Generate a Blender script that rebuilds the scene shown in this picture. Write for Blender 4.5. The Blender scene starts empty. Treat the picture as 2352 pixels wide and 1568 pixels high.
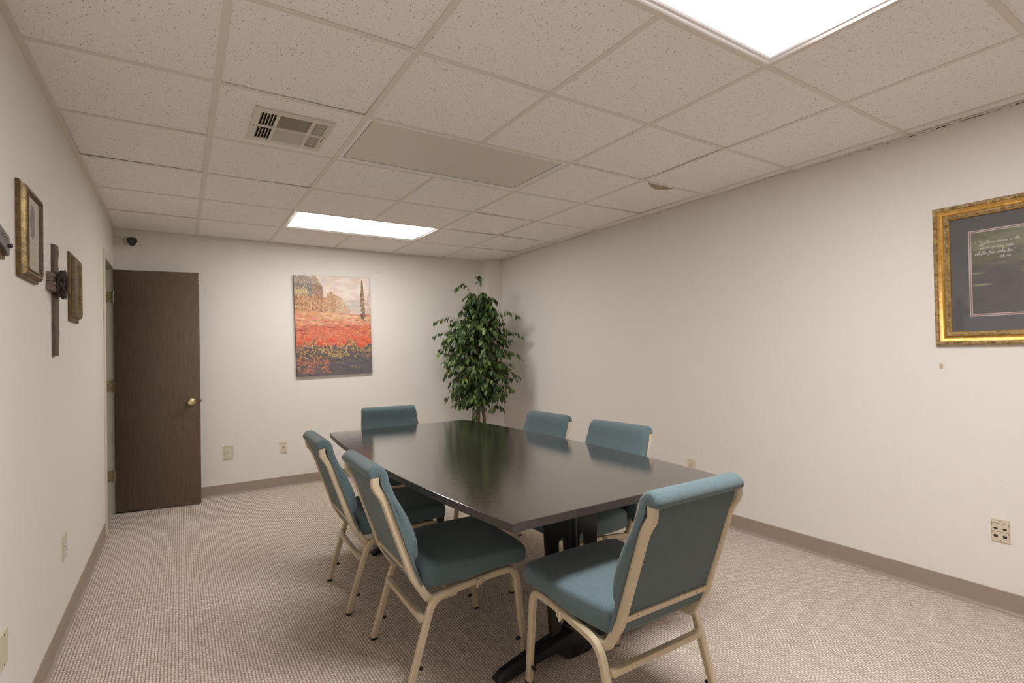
import bpy, bmesh, math, random
from mathutils import Vector, Matrix
PI = math.pi
C = bpy.context.scene.collection
sc = bpy.context.scene

# ------------------------------------------------------------------ camera
F_PX, YAW, PITCH, ROLL, PY = 1189.27, 0.5700, 0.0109, -0.0186, 10.465
CAM = Vector((-0.1355, -1.7698, 1.2802))
def cam_axes():
    cy, sy, cp, sp = math.cos(YAW), math.sin(YAW), math.cos(PITCH), math.sin(PITCH)
    f = Vector((sy*cp, cy*cp, sp)); r = Vector((cy, -sy, 0)); u = r.cross(f)
    cr, sr = math.cos(ROLL), math.sin(ROLL)
    return r*cr + u*sr, -r*sr + u*cr, f
cd = bpy.data.cameras.new('camera'); cam = bpy.data.objects.new('camera', cd); C.objects.link(cam)
_r, _u, _f = cam_axes()
cam.matrix_world = Matrix(((_r.x, _u.x, -_f.x, CAM.x), (_r.y, _u.y, -_f.y, CAM.y), (_r.z, _u.z, -_f.z, CAM.z), (0, 0, 0, 1)))
cd.sensor_width = 36; cd.lens = 36*F_PX/2352; cd.shift_y = PY/2352; cd.clip_start = .02
sc.camera = cam
# ------------------------------------------------------------------ world, view, lamp strengths
w = bpy.data.worlds.new('world'); sc.world = w; w.use_nodes = True
w.node_tree.nodes['Background'].inputs[0].default_value = (.02, .02, .02, 1)
w.node_tree.nodes['Background'].inputs[1].default_value = 1
sc.view_settings.view_transform = 'Standard'; sc.view_settings.look = 'None'
sc.view_settings.gamma = 1; sc.view_settings.use_curve_mapping = False
sc.view_settings.exposure = 0.1
LAMP_BACK, LAMP_NEAR = 23.5, 47.0
COL_BACK, COL_NEAR = (1.0, .985, .965), (1.0, .98, 1.0)

# ------------------------------------------------------------------ room numbers
H = 2.387; XL = -.604; XR = 3.152; YB = 3.732; YF = -3.66; G = .6096

# ------------------------------------------------------------------ node helpers
def rgb(r, g, b):
    f = lambda c: (c/255/12.92) if c/255 <= .04045 else ((c/255+.055)/1.055)**2.4
    return (f(r), f(g), f(b), 1)
class NT:
    def __init__(s, name):
        s.m = bpy.data.materials.new(name); s.m.use_nodes = True; s.t = s.m.node_tree
        s.b = s.t.nodes['Principled BSDF']
    def n(s, typ, **kw):
        x = s.t.nodes.new(typ)
        for k, v in kw.items(): setattr(x, k, v)
        return x
    def l(s, a, b): s.t.links.new(a, b)
    def val(s, node_in, v):
        if hasattr(v, 'default_value') or isinstance(v, bpy.types.NodeSocket): s.l(v, node_in)
        else: node_in.default_value = v
    def math(s, op, a, b=0.0, c=0.0, clamp=False):
        x = s.n('ShaderNodeMath', operation=op, use_clamp=clamp)
        for i, v in enumerate((a, b, c)): s.val(x.inputs[i], v)
        return x.outputs[0]
    def coord(s, scale=(1, 1, 1), kind='Object', rot=(0, 0, 0)):
        c = s.n('ShaderNodeTexCoord'); m = s.n('ShaderNodeMapping')
        m.inputs['Scale'].default_value = scale; m.inputs['Rotation'].default_value = rot
        s.l(c.outputs[kind], m.inputs['Vector']); return m.outputs[0]
    def geo(s, scale=(1, 1, 1)):
        c = s.n('ShaderNodeNewGeometry'); m = s.n('ShaderNodeMapping'); m.inputs['Scale'].default_value = scale
        s.l(c.outputs['Position'], m.inputs['Vector']); return m.outputs[0]
    def noise(s, vec, scale, detail=3, rough=.5, out='Fac', dist=0):
        x = s.n('ShaderNodeTexNoise'); s.l(vec, x.inputs['Vector']); x.inputs['Scale'].default_value = scale
        x.inputs['Detail'].default_value = detail; x.inputs['Roughness'].default_value = rough
        x.inputs['Distortion'].default_value = dist; return x.outputs[out]
    def ramp(s, fac, stops, interp='LINEAR'):
        x = s.n('ShaderNodeValToRGB'); s.l(fac, x.inputs[0]); cr = x.color_ramp; cr.interpolation = interp
        while len(cr.elements) < len(stops): cr.elements.new(.5)
        for e, (p, c) in zip(cr.elements, stops):
            e.position = p; e.color = c if len(c) == 4 else (*c, 1)
        return x.outputs[0]
    def mix(s, fac, a, b, blend='MIX'):
        x = s.n('ShaderNodeMix', data_type='RGBA', blend_type=blend)
        s.val(x.inputs[0], fac); s.val(x.inputs[6], a); s.val(x.inputs[7], b); return x.outputs[2]
    def bump(s, h, strength=.3, dist=.002, prev=None):
        x = s.n('ShaderNodeBump'); s.l(h, x.inputs['Height']); x.inputs['Strength'].default_value = strength
        x.inputs['Distance'].default_value = dist
        if prev: s.l(prev, x.inputs['Normal'])
        return x.outputs[0]
    def done(s, col=None, rough=None, normal=None, **kw):
        if col is not None: s.val(s.b.inputs['Base Color'], col)
        if rough is not None: s.val(s.b.inputs['Roughness'], rough)
        if normal is not None: s.l(normal, s.b.inputs['Normal'])
        for k, v in kw.items(): s.val(s.b.inputs[k.replace('_', ' ')], v)
        return s.m

def plain(name, c, rough=.5, metal=0, var=.0, scale=40, spec=.5, bump=0):
    t = NT(name); col = c
    if var:
        f = t.noise(t.coord(), scale, 3)
        col = t.mix(t.math('MULTIPLY', f, 1.0), tuple(max(0, x*(1-var)) for x in c[:3])+(1,), tuple(min(1, x*(1+var)) for x in c[:3])+(1,))
    nrm = t.bump(t.noise(t.coord(), scale*3, 3), bump, .001) if bump else None
    return t.done(col, rough, nrm, Metallic=metal, Specular_IOR_Level=spec)

# ------------------------------------------------------------------ materials
M = {}
def wall_mat():
    t = NT('painted_wall'); p = t.geo()
    a = t.noise(p, 1.3, 3); b = t.noise(p, 9, 4)
    col = t.mix(a, rgb(231, 226, 217), rgb(235, 230, 222))
    col = t.mix(t.math('MULTIPLY', b, .25), col, rgb(226, 220, 210))
    n1 = t.bump(t.noise(p, 140, 4, .6), .34, .0016)
    n2 = t.bump(t.noise(t.geo((1, 1, .35)), 11, 2), .12, .01, n1)
    return t.done(col, .62, n2, Specular_IOR_Level=.3)
def tile_mat():
    t = NT('fissured_ceiling_tile')
    p = t.geo((1, .34, 1)); q = t.geo((1, .8, 1))
    wob = t.noise(t.geo(), 16, 3, out='Color')
    pv = t.n('ShaderNodeVectorMath', operation='MULTIPLY_ADD'); t.l(wob, pv.inputs[0]); pv.inputs[1].default_value = (.034, .010, 0); t.l(p, pv.inputs[2])
    v = t.n('ShaderNodeTexVoronoi', feature='F1'); t.l(pv.outputs[0], v.inputs['Vector']); v.inputs['Scale'].default_value = 112; v.inputs['Randomness'].default_value = 1
    sep = t.n('ShaderNodeSeparateColor'); t.l(v.outputs['Color'], sep.inputs[0])
    g = t.math('GREATER_THAN', sep.outputs[0], .15)
    fis = t.math('MULTIPLY', t.math('LESS_THAN', v.outputs['Distance'], t.math('MULTIPLY_ADD', sep.outputs[1], .11, .10)), g)
    v2 = t.n('ShaderNodeTexVoronoi', feature='F1'); t.l(q, v2.inputs['Vector']); v2.inputs['Scale'].default_value = 210
    sep2 = t.n('ShaderNodeSeparateColor'); t.l(v2.outputs['Color'], sep2.inputs[0])
    pin = t.math('MULTIPLY', t.math('LESS_THAN', v2.outputs['Distance'], .24), t.math('GREATER_THAN', sep2.outputs[1], .4))
    hole = t.math('MAXIMUM', fis, t.math('MULTIPLY', pin, .6))
    base = t.mix(t.noise(t.geo(), 2.0, 2), rgb(246, 241, 236), rgb(249, 245, 240))
    col = t.mix(t.math('MULTIPLY', hole, .66), base, rgb(128, 110, 94))
    h = t.math('SUBTRACT', t.math('MULTIPLY', t.noise(t.geo(), 260, 3), .35), hole)
    return t.done(col, .95, t.bump(h, .5, .0015), Specular_IOR_Level=.1)
def carpet_mat():
    t = NT('loop_pile_carpet'); c = t.n('ShaderNodeNewGeometry')
    nz = t.n('ShaderNodeVectorMath', operation='MULTIPLY_ADD')
    t.l(t.noise(c.outputs['Position'], 55, 2, out='Color'), nz.inputs[0]); nz.inputs[1].default_value = (.009, .014, 0); t.l(c.outputs['Position'], nz.inputs[2])
    s = t.n('ShaderNodeSeparateXYZ'); t.l(nz.outputs[0], s.inputs[0])
    u = t.math('ADD', t.math('DIVIDE', s.outputs[0], .0125), t.math('MULTIPLY', t.math('SINE', t.math('MULTIPLY', s.outputs[1], 2*PI/.0190)), .09))
    row = t.math('FLOOR', u)
    v = t.math('ADD', t.math('DIVIDE', s.outputs[1], .0190), t.math('MULTIPLY', row, .36))
    fu, fv = t.math('FRACT', u), t.math('FRACT', v)
    hgt = t.math('MULTIPLY', t.math('SINE', t.math('MULTIPLY', fu, PI)), t.math('MULTIPLY_ADD', t.math('SINE', t.math('MULTIPLY', fv, PI)), .62, .38))
    hgt = t.math('POWER', t.math('MAXIMUM', hgt, 0.0), .6)
    cell = t.n('ShaderNodeCombineXYZ'); t.l(row, cell.inputs[0]); t.l(t.math('FLOOR', v), cell.inputs[1])
    wn = t.n('ShaderNodeTexWhiteNoise'); t.l(cell.outputs[0], wn.inputs['Vector'])
    col = t.mix(t.math('MULTIPLY', t.math('POWER', wn.outputs['Value'], 1.6), .7), rgb(240, 225, 210), rgb(204, 187, 171))
    soil = t.noise(c.outputs['Position'], 1.6, 5, .6)
    soilf = t.ramp(soil, [(.45, (0, 0, 0)), (.75, (1, 1, 1))])
    col = t.mix(t.math('MULTIPLY', soilf, .22), col, rgb(186, 166, 146))
    shade = t.math('ADD', t.math('MULTIPLY', hgt, .62), .40, clamp=True)
    fib = t.math('ADD', t.math('MULTIPLY', t.noise(c.outputs['Position'], 700, 2), .3), .85)
    gap = t.mix(hgt, rgb(118, 100, 86), col)
    col = t.mix(1.0, gap, fib, 'MULTIPLY')
    nrm = t.bump(t.math('ADD', hgt, t.math('MULTIPLY', t.noise(c.outputs['Position'], 500, 2), .25)), .6, .005)
    return t.done(col, .95, nrm, Specular_IOR_Level=.1, Sheen_Weight=.1)
def fabric_mat(name, c1, c2, c3):
    t = NT(name); p = t.coord()
    v = t.n('ShaderNodeTexVoronoi', feature='DISTANCE_TO_EDGE'); t.l(p, v.inputs['Vector']); v.inputs['Scale'].default_value = 235
    e = t.ramp(v.outputs['Distance'], [(.0, (1, 1, 1)), (.16, (0, 0, 0))])
    n = t.noise(p, 420, 3, .7)
    col = t.mix(n, c1, c2)
    col = t.mix(t.math('MULTIPLY', e, .5), col, c3)
    col = t.mix(t.math('MULTIPLY', t.noise(p, 5, 3), .25), col, c3)
    return t.done(col, .9, t.bump(t.math('ADD', n, e), .35, .001), Sheen_Weight=.25, Sheen_Roughness=.5, Specular_IOR_Level=.2)
def wood_mat(name, c1, c2, stretch=(9, 9, .9), rough=.5, coat=0, scale=7, bump=.12):
    t = NT(name); p = t.coord(stretch)
    a = t.noise(p, scale, 5, .6, dist=.6); b = t.noise(t.coord(tuple(x*3 for x in stretch)), scale*2, 4, .7)
    col = t.mix(t.ramp(a, [(.3, (0, 0, 0)), (.7, (1, 1, 1))]), c1, c2)
    col = t.mix(t.math('MULTIPLY', b, .4), col, tuple(x*.55 for x in c1[:3])+(1,))
    return t.done(col, rough, t.bump(b, bump, .001), Coat_Weight=coat, Coat_Roughness=.1)
def tabletop_mat():
    t = NT('espresso_table_finish'); p = t.coord((3, 26, 8))
    a = t.noise(p, 5, 5, .65); big = t.noise(t.coord(), 2.2, 4)
    col = t.mix(a, rgb(46, 40, 36), rgb(66, 59, 52))
    col = t.mix(t.math('MULTIPLY', big, .35), col, rgb(48, 41, 38))
    sp = t.ramp(t.noise(t.coord((1, 1, 1)), 55, 2), [(.765, (0, 0, 0)), (.79, (1, 1, 1))])
    col = t.mix(t.math('MULTIPLY', sp, .5), col, rgb(150, 135, 115))
    n1 = t.bump(t.noise(t.coord((7, 40, 10)), 7, 4), .16, .0012)
    n2 = t.bump(t.noise(t.coord(), 30, 3), .20, .0012, n1)
    ro = t.math('ADD', t.math('MULTIPLY', t.noise(t.coord(), 12, 4), .05), .035)
    return t.done(col, ro, n2, IOR=1.75, Specular_IOR_Level=.5, Coat_Weight=.8, Coat_Roughness=.055, Coat_Normal=n2)
def metal_paint():
    t = NT('beige_painted_steel'); p = t.coord()
    col = t.mix(t.noise(p, 14, 4), rgb(196, 180, 150), rgb(205, 190, 161))
    sc_ = t.ramp(t.noise(t.coord((1, 1, 1)), 90, 2), [(.72, (0, 0, 0)), (.76, (1, 1, 1))])
    col = t.mix(t.math('MULTIPLY', sc_, .35), col, rgb(150, 135, 110))
    return t.done(col, .38, t.bump(t.noise(p, 60, 2), .05, .001), Specular_IOR_Level=.5)
def leaf_mat():
    t = NT('ficus_leaf'); g = t.n('ShaderNodeNewGeometry')
    r = g.outputs['Random Per Island']
    col = t.ramp(r, [(0, rgb(40, 52, 34)), (.45, rgb(62, 84, 44)), (.78, rgb(92, 120, 56)), (1, rgb(142, 160, 84))])
    col = t.mix(t.math('MULTIPLY', t.noise(g.outputs['Position'], 120, 2), .3), col, rgb(60, 80, 42))
    col = t.mix(t.math('MULTIPLY', g.outputs['Backfacing'], .45), col, rgb(110, 128, 88))
    t.done(col, .5, Specular_IOR_Level=.35)
    return t.m
def emit_mat(name, strength, col, y0, y1):
    t = NT(name); g = t.n('ShaderNodeNewGeometry'); s = t.n('ShaderNodeSeparateXYZ'); t.l(g.outputs['Position'], s.inputs[0])
    f = t.math('DIVIDE', t.math('SUBTRACT', s.outputs[1], y0), y1-y0)
    pr = t.ramp(f, [(0, (.75,)*3), (.2, (1,)*3), (.52, (1,)*3), (.72, (.046,)*3), (1, (.034,)*3)])
    t.done((.9, .9, .9, 1), .6); t.b.inputs['Emission Color'].default_value = (*col, 1)
    t.l(t.math('MULTIPLY', pr, strength), t.b.inputs['Emission Strength'])
    return t.m
def old_gold(name, c1, c2, c3, rough=.38, metal=.55):
    t = NT(name); p = t.coord()
    a = t.ramp(t.noise(p, 38, 5, .7), [(.36, (0, 0, 0)), (.62, (1, 1, 1))])
    col = t.mix(a, c1, c2); col = t.mix(t.ramp(t.noise(p, 160, 3), [(.6, (0, 0, 0)), (.75, (1, 1, 1))]), col, c3)
    return t.done(col, rough, t.bump(t.noise(p, 300, 2), .2, .001), Metallic=metal)
M['wall'] = wall_mat(); M['tile'] = tile_mat(); M['carpet'] = carpet_mat()
M['grid'] = plain('ceiling_grid_paint', rgb(228, 221, 209), .5, var=.03, scale=3)
M['base'] = plain('taupe_vinyl_base', rgb(158, 143, 128), .5, var=.04, scale=4)
M['trim'] = plain('cream_trim_paint', rgb(222, 214, 199), .4)
M['jamb'] = plain('grey_jamb_paint', rgb(190, 182, 168), .45)
M['fabric'] = fabric_mat('teal_upholstery', rgb(86, 106, 109), rgb(118, 136, 137), rgb(44, 61, 67))
M['fabric_back'] = fabric_mat('teal_back_upholstery', rgb(78, 96, 96), rgb(100, 116, 114), rgb(48, 62, 65))
M['steel'] = metal_paint(); M['rubber'] = plain('black_rubber', rgb(26, 25, 25), .6)
M['topedge'] = plain('worn_table_edge', rgb(66, 57, 53), .42, var=.3, scale=26, bump=.2); M['top'] = tabletop_mat(); M['iron'] = plain('black_cast_iron', rgb(24, 23, 25), .42, var=.15, scale=60, bump=.15)
M['door'] = wood_mat('dark_stained_veneer', rgb(98, 80, 66), rgb(122, 102, 84), (14, 14, 1.1), .48, 0, 6)
M['brass'] = plain('polished_brass', rgb(238, 220, 172), .24, 1)
M['hinge'] = plain('aged_brass', rgb(168, 155, 118), .42, .45, var=.15, scale=80)
M['almond'] = plain('almond_plastic', rgb(208, 201, 174), .4)
M['ivory'] = plain('ivory_plastic', rgb(214, 202, 178), .4)
M['white'] = plain('white_plastic', rgb(228, 224, 214), .35)
M['whitemetal'] = plain('white_enamel', rgb(242, 238, 235), .3)
M['dark'] = plain('dark_slot', rgb(38, 34, 32), .6)
M['screw'] = plain('dull_screw', rgb(120, 112, 98), .4, .6)
M['duct'] = plain('dusty_duct', rgb(92, 83, 75), .8)
M['ventm'] = plain('cream_vent_enamel', rgb(214, 207, 193), .4)
M['leaf'] = leaf_mat(); M['bark'] = wood_mat('ficus_bark', rgb(98, 80, 62), rgb(142, 122, 98), (4, 4, 2), .85, scale=12, bump=.6)
M['twig'] = plain('brown_twig', rgb(84, 68, 50), .8)
M['pot'] = wood_mat('woven_planter', rgb(96, 72, 50), rgb(126, 98, 70), (2, 2, 20), .7, scale=9, bump=.5)
M['moss'] = plain('dry_moss', rgb(92, 84, 54), .95, var=.4, scale=60, bump=.8)
M['unlit'] = plain('unlit_diffuser_acrylic', rgb(222, 214, 201), .45, var=.02, scale=2)
M['lit_back'] = emit_mat('lit_diffuser', LAMP_BACK, COL_BACK, 2.47, 3.02)
M['lit_near'] = emit_mat('lit_diffuser_near', LAMP_NEAR, COL_NEAR, -1.19, -.64)
M['gold'] = old_gold('gold_leaf_moulding', rgb(178, 134, 62), rgb(206, 162, 84), rgb(140, 96, 40), .36, .6)
M['goldorn'] = old_gold('ornate_gold_moulding', rgb(120, 92, 58), rgb(198, 170, 118), rgb(90, 66, 42), .5, .35)
M['bronze'] = old_gold('antiqued_bronze_moulding', rgb(88, 72, 42), rgb(150, 126, 76), rgb(52, 42, 30), .36, .45)
M['bronze2'] = old_gold('weathered_olive_moulding', rgb(84, 68, 40), rgb(120, 98, 56), rgb(58, 44, 32), .5, .2)
M['matgrey'] = plain('charcoal_mat_board', rgb(98, 96, 95), .8)
M['matpink'] = plain('blush_mat_bevel', rgb(206, 186, 178), .7)
M['matbrown'] = plain('rose_brown_mat_edge', rgb(140, 108, 96), .7)
M['paper'] = plain('cream_print_paper', rgb(186, 176, 160), .6, var=.05, scale=6)
M['paperdark'] = plain('grey_photo_oval', rgb(120, 114, 104), .6, var=.2, scale=50)
M['ink'] = plain('white_lettering', rgb(225, 220, 210), .6)
M['inkgrey'] = plain('faint_print_lines', rgb(160, 148, 134), .6)
M['drift'] = wood_mat('weathered_driftwood', rgb(84, 68, 56), rgb(128, 110, 94), (14, 14, 2), .8, scale=8, bump=.7)
M['driftlight'] = wood_mat('pale_driftwood', rgb(112, 96, 84), rgb(150, 134, 118), (14, 2, 14), .8, scale=8, bump=.7)
M['thorn'] = plain('dark_thorn_twig', rgb(60, 48, 42), .7, var=.25, scale=90)
M['pewter'] = plain('hammered_pewter', rgb(104, 96, 92), .5, .35, var=.2, scale=70, bump=.4)
M['canvasside'] = plain('painted_canvas_edge', rgb(104, 92, 92), .8, var=.2, scale=20)
M['camwhite'] = plain('camera_shell', rgb(200, 194, 182), .4); M['camdark'] = plain('camera_face', rgb(34, 32, 36), .3)
M['camlens'] = plain('camera_lens', rgb(92, 92, 84), .12)
M['grime'] = plain('dark_grime', rgb(70, 58, 46), .9)
M['stain'] = plain('brown_torn_tile_core', rgb(168, 152, 130), .95, var=.3, scale=200, bump=.3)
M['tape'] = plain('yellowed_tape', rgb(196, 180, 136), .5)

# ------------------------------------------------------------------ mesh helpers
def obj(name, data, mat, parent=None, smooth=None, loc=None):
    """data = (verts, faces[, material index per face]) -> one mesh object"""
    me = bpy.data.meshes.new(name)
    me.from_pydata([tuple(v) for v in data[0]], [], [tuple(f) for f in data[1]])
    mats = mat if isinstance(mat, (list, tuple)) else [mat]
    for m in mats: me.materials.append(m)
    if len(data) > 2 and data[2]:
        for p, i in zip(me.polygons, data[2]): p.material_index = i
    me.validate(); me.update()
    bm = bmesh.new(); bm.from_mesh(me); bmesh.ops.recalc_face_normals(bm, faces=bm.faces); bm.to_mesh(me); bm.free()
    if smooth is not None:
        for p in me.polygons: p.use_smooth = True
        me.set_sharp_from_angle(angle=math.radians(smooth))
    o = bpy.data.objects.new(name, me); C.objects.link(o)
    if parent is not None: o.parent = parent
    if loc is not None: o.location = loc
    return o
class MB:
    def __init__(s): s.v, s.f, s.mi = [], [], []
    def add(s, vs, fs, mi=0):
        k = len(s.v); s.v += [tuple(v) for v in vs]; s.f += [tuple(i+k for i in f) for f in fs]; s.mi += [mi]*len(fs); return s
    def box(s, a, b, mi=0, bev=0):
        x0, y0, z0 = (min(p, q) for p, q in zip(a, b)); x1, y1, z1 = (max(p, q) for p, q in zip(a, b))
        if not bev:
            return s.add([(x0,y0,z0),(x1,y0,z0),(x1,y1,z0),(x0,y1,z0),(x0,y0,z1),(x1,y0,z1),(x1,y1,z1),(x0,y1,z1)],
                         [(0,3,2,1),(4,5,6,7),(0,1,5,4),(1,2,6,5),(2,3,7,6),(3,0,4,7)], mi)
        bm = bmesh.new(); bmesh.ops.create_cube(bm, size=1)
        for v in bm.verts: v.co = Vector(((x0+x1)/2+v.co.x*(x1-x0), (y0+y1)/2+v.co.y*(y1-y0), (z0+z1)/2+v.co.z*(z1-z0)))
        bmesh.ops.bevel(bm, geom=bm.edges[:], offset=bev, segments=2, affect='EDGES', profile=.5)
        s.bm(bm, mi); return s
    def bm(s, bm, mi=0):
        bm.verts.index_update(); s.add([v.co.copy() for v in bm.verts], [[v.index for v in f.verts] for f in bm.faces], mi); bm.free()
    def tube(s, pts, r, seg=8, mi=0, cap=True):
        """round tube along 3D points, r number or list"""
        pts = [Vector(p) for p in pts]; n = len(pts); rs = r if isinstance(r, (list, tuple)) else [r]*n
        vs, fs = [], []; up = None
        for i, p in enumerate(pts):
            t = (pts[min(i+1, n-1)]-pts[max(i-1, 0)]).normalized()
            if up is None: up = Vector((0, 0, 1)) if abs(t.z) < .9 else Vector((1, 0, 0))
            a = t.cross(up).normalized(); b = a.cross(t).normalized(); up = b
            for k in range(seg):
                th = 2*PI*k/seg; vs.append(p+a*(rs[i]*math.cos(th))+b*(rs[i]*math.sin(th)))
        for i in range(n-1):
            for k in range(seg):
                k2 = (k+1) % seg; fs.append((i*seg+k, i*seg+k2, (i+1)*seg+k2, (i+1)*seg+k))
        if cap: fs += [tuple(range(seg)), tuple(range((n-1)*seg, n*seg))]
        return s.add(vs, fs, mi)
    def lathe(s, prof, center, axis='z', seg=24, mi=0):
        """prof = [(radius, height)...] around axis through center"""
        vs, fs = [], []; c = Vector(center)
        for r, h in prof:
            for k in range(seg):
                th = 2*PI*k/seg; a, b = r*math.cos(th), r*math.sin(th)
                vs.append(c+Vector({'z': (a, b, h), 'y': (a, h, b), 'x': (h, a, b)}[axis]))
        for i in range(len(prof)-1):
            for k in range(seg):
                k2 = (k+1) % seg; fs.append((i*seg+k, i*seg+k2, (i+1)*seg+k2, (i+1)*seg+k))
        fs += [tuple(range(seg)), tuple(range((len(prof)-1)*seg, len(prof)*seg))]
        return s.add(vs, fs, mi)
    def prism(s, poly, a, b, axis='z', mi=0):
        """extrude a 2D polygon between a and b along an axis (poly in the two other axes, in order)"""
        def P(p, h): return {'z': (p[0], p[1], h), 'y': (p[0], h, p[1]), 'x': (h, p[0], p[1])}[axis]
        n = len(poly); vs = [P(p, a) for p in poly]+[P(p, b) for p in poly]
        fs = [tuple(range(n)), tuple(range(n, 2*n))]+[(i, (i+1) % n, n+(i+1) % n, n+i) for i in range(n)]
        return s.add(vs, fs, mi)
    def loft(s, rings, mi=0, cap=True, closed=False):
        n = len(rings[0]); vs = [v for r in rings for v in r]; fs = []
        m = len(rings)
        for i in range(m if closed else m-1):
            j = (i+1) % m
            for k in range(n):
                k2 = (k+1) % n; fs.append((i*n+k, i*n+k2, j*n+k2, j*n+k))
        if cap and not closed: fs += [tuple(range(n)), tuple(range((m-1)*n, m*n))]
        return s.add(vs, fs, mi)
    def out(s): return (s.v, s.f, s.mi)
    def build(s, name, mat, parent=None, smooth=None, loc=None): return obj(name, s.out(), mat, parent, smooth, loc)
def fillet(pts, radii, seg=7):
    """round the corners of a polyline (tuples of any dimension)"""
    P = [Vector(p) for p in pts]; out = [P[0]]
    for i in range(1, len(P)-1):
        r = radii[i-1] if isinstance(radii, (list, tuple)) else radii
        a, b, c = P[i-1], P[i], P[i+1]; u = (a-b); v = (c-b); L = min(u.length, v.length)*.49; u.normalize(); v.normalize()
        ang = u.angle(v); d = min(r/math.tan(ang/2), L) if ang > .01 else 0
        p0, p1 = b+u*d, b+v*d
        for k in range(seg+1):
            t = k/seg; out.append(p0*(1-t)**2+b*2*t*(1-t)+p1*t*t)
    out.append(P[-1]); return out
def catmull(pts, n=5):
    P = [Vector(p) for p in pts]; out = []
    for i in range(len(P)-1):
        p0, p1, p2, p3 = P[max(i-1, 0)], P[i], P[i+1], P[min(i+2, len(P)-1)]
        for k in range(n):
            t = k/n; out.append(.5*((2*p1)+(p2-p0)*t+(2*p0-5*p1+4*p2-p3)*t*t+(3*p1-p0-3*p2+p3)*t**3))
    out.append(P[-1]); return out
def square_tube(path, x0, a=.0122, b=.0135, bev=.0045, xs=None):
    """square steel tube along a path in the YZ plane at lateral x0 (or xs per point)"""
    P = [Vector((p[0], p[1])) for p in path]; n = len(P); mb = MB(); rings = []
    sec = [(-a+bev, -b), (a-bev, -b), (a, -b+bev), (a, b-bev), (a-bev, b), (-a+bev, b), (-a, b-bev), (-a, -b+bev)]
    for i, p in enumerate(P):
        t = (P[min(i+1, n-1)]-P[max(i-1, 0)]).normalized(); nn = Vector((-t.y, t.x)); x = x0 if xs is None else xs[i]
        rings.append([(x+cx, p.x+nn.x*cn, p.y+nn.y*cn) for cx, cn in sec])
    return mb.loft(rings)
# ------------------------------------------------------------------ tagging
def tag(o, label=None, cat=None, group=None, kind=None):
    for k, v in (('label', label), ('category', cat), ('group', group), ('kind', kind)):
        if v: o[k] = v
    return o
def thing(name, label, cat, loc=(0, 0, 0), rz=0, group=None):
    o = bpy.data.objects.new(name, None); o.empty_display_size = .1; C.objects.link(o)
    o.location = loc; o.rotation_euler = (0, 0, rz); return tag(o, label, cat, group)
def copy_tree(o, parent=None):
    c = o.copy(); C.objects.link(c)
    if parent is not None: c.parent = parent
    for ch in list(o.children): copy_tree(ch, c)
    return c
def struct(name, mb, mat, parent=None, smooth=None):
    o = mb.build(name, mat, parent, smooth)
    if parent is None: tag(o, kind='structure')
    return o

# ================================================================== THE ROOM
T = .12
DO0, DO1, DZ = 3.055, 3.637, 2.035          # doorway in the left wall
mb = MB(); mb.box((XL-1.6, YF-T, -.1), (XR+T, YB+T, 0)); struct('floor', mb, M['carpet'])
mb = MB()                                    # left wall with the doorway
mb.box((XL-T, YF, 0), (XL, DO0, H+.1)); mb.box((XL-T, DO1, 0), (XL, YB, H+.1)); mb.box((XL-T, DO0, DZ), (XL, DO1, H+.1))
struct('wall_left', mb, M['wall'])
mb = MB(); mb.box((XR, YF, 0), (XR+T, YB, H+.1)); struct('wall_right', mb, M['wall'])
mb = MB(); mb.box((XL-T, YB, 0), (XR+T, YB+T, H+.1)); struct('wall_back', mb, M['wall'])
mb = MB(); mb.box((XL-T, YF-T, 0), (XR+T, YF, H+.1)); struct('wall_front', mb, M['wall'])
mb = MB(); mb.box((2.965, 3.56, 0), (XR, YB, H+.05)); struct('wall_column', mb, M['wall'])
mb = MB()                                    # passage behind the doorway
mb.box((XL-1.6, 2.2, 0), (XL-1.5, 4.2, H)); mb.box((XL-1.5, 2.2, 0), (XL-T, 2.3, H)); mb.box((XL-1.5, 4.1, 0), (XL-T, 4.2, H)); mb.box((XL-1.6, 2.2, H), (XL-T, 4.2, H+.1))
struct('wall_passage', mb, M['wall'])
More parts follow.
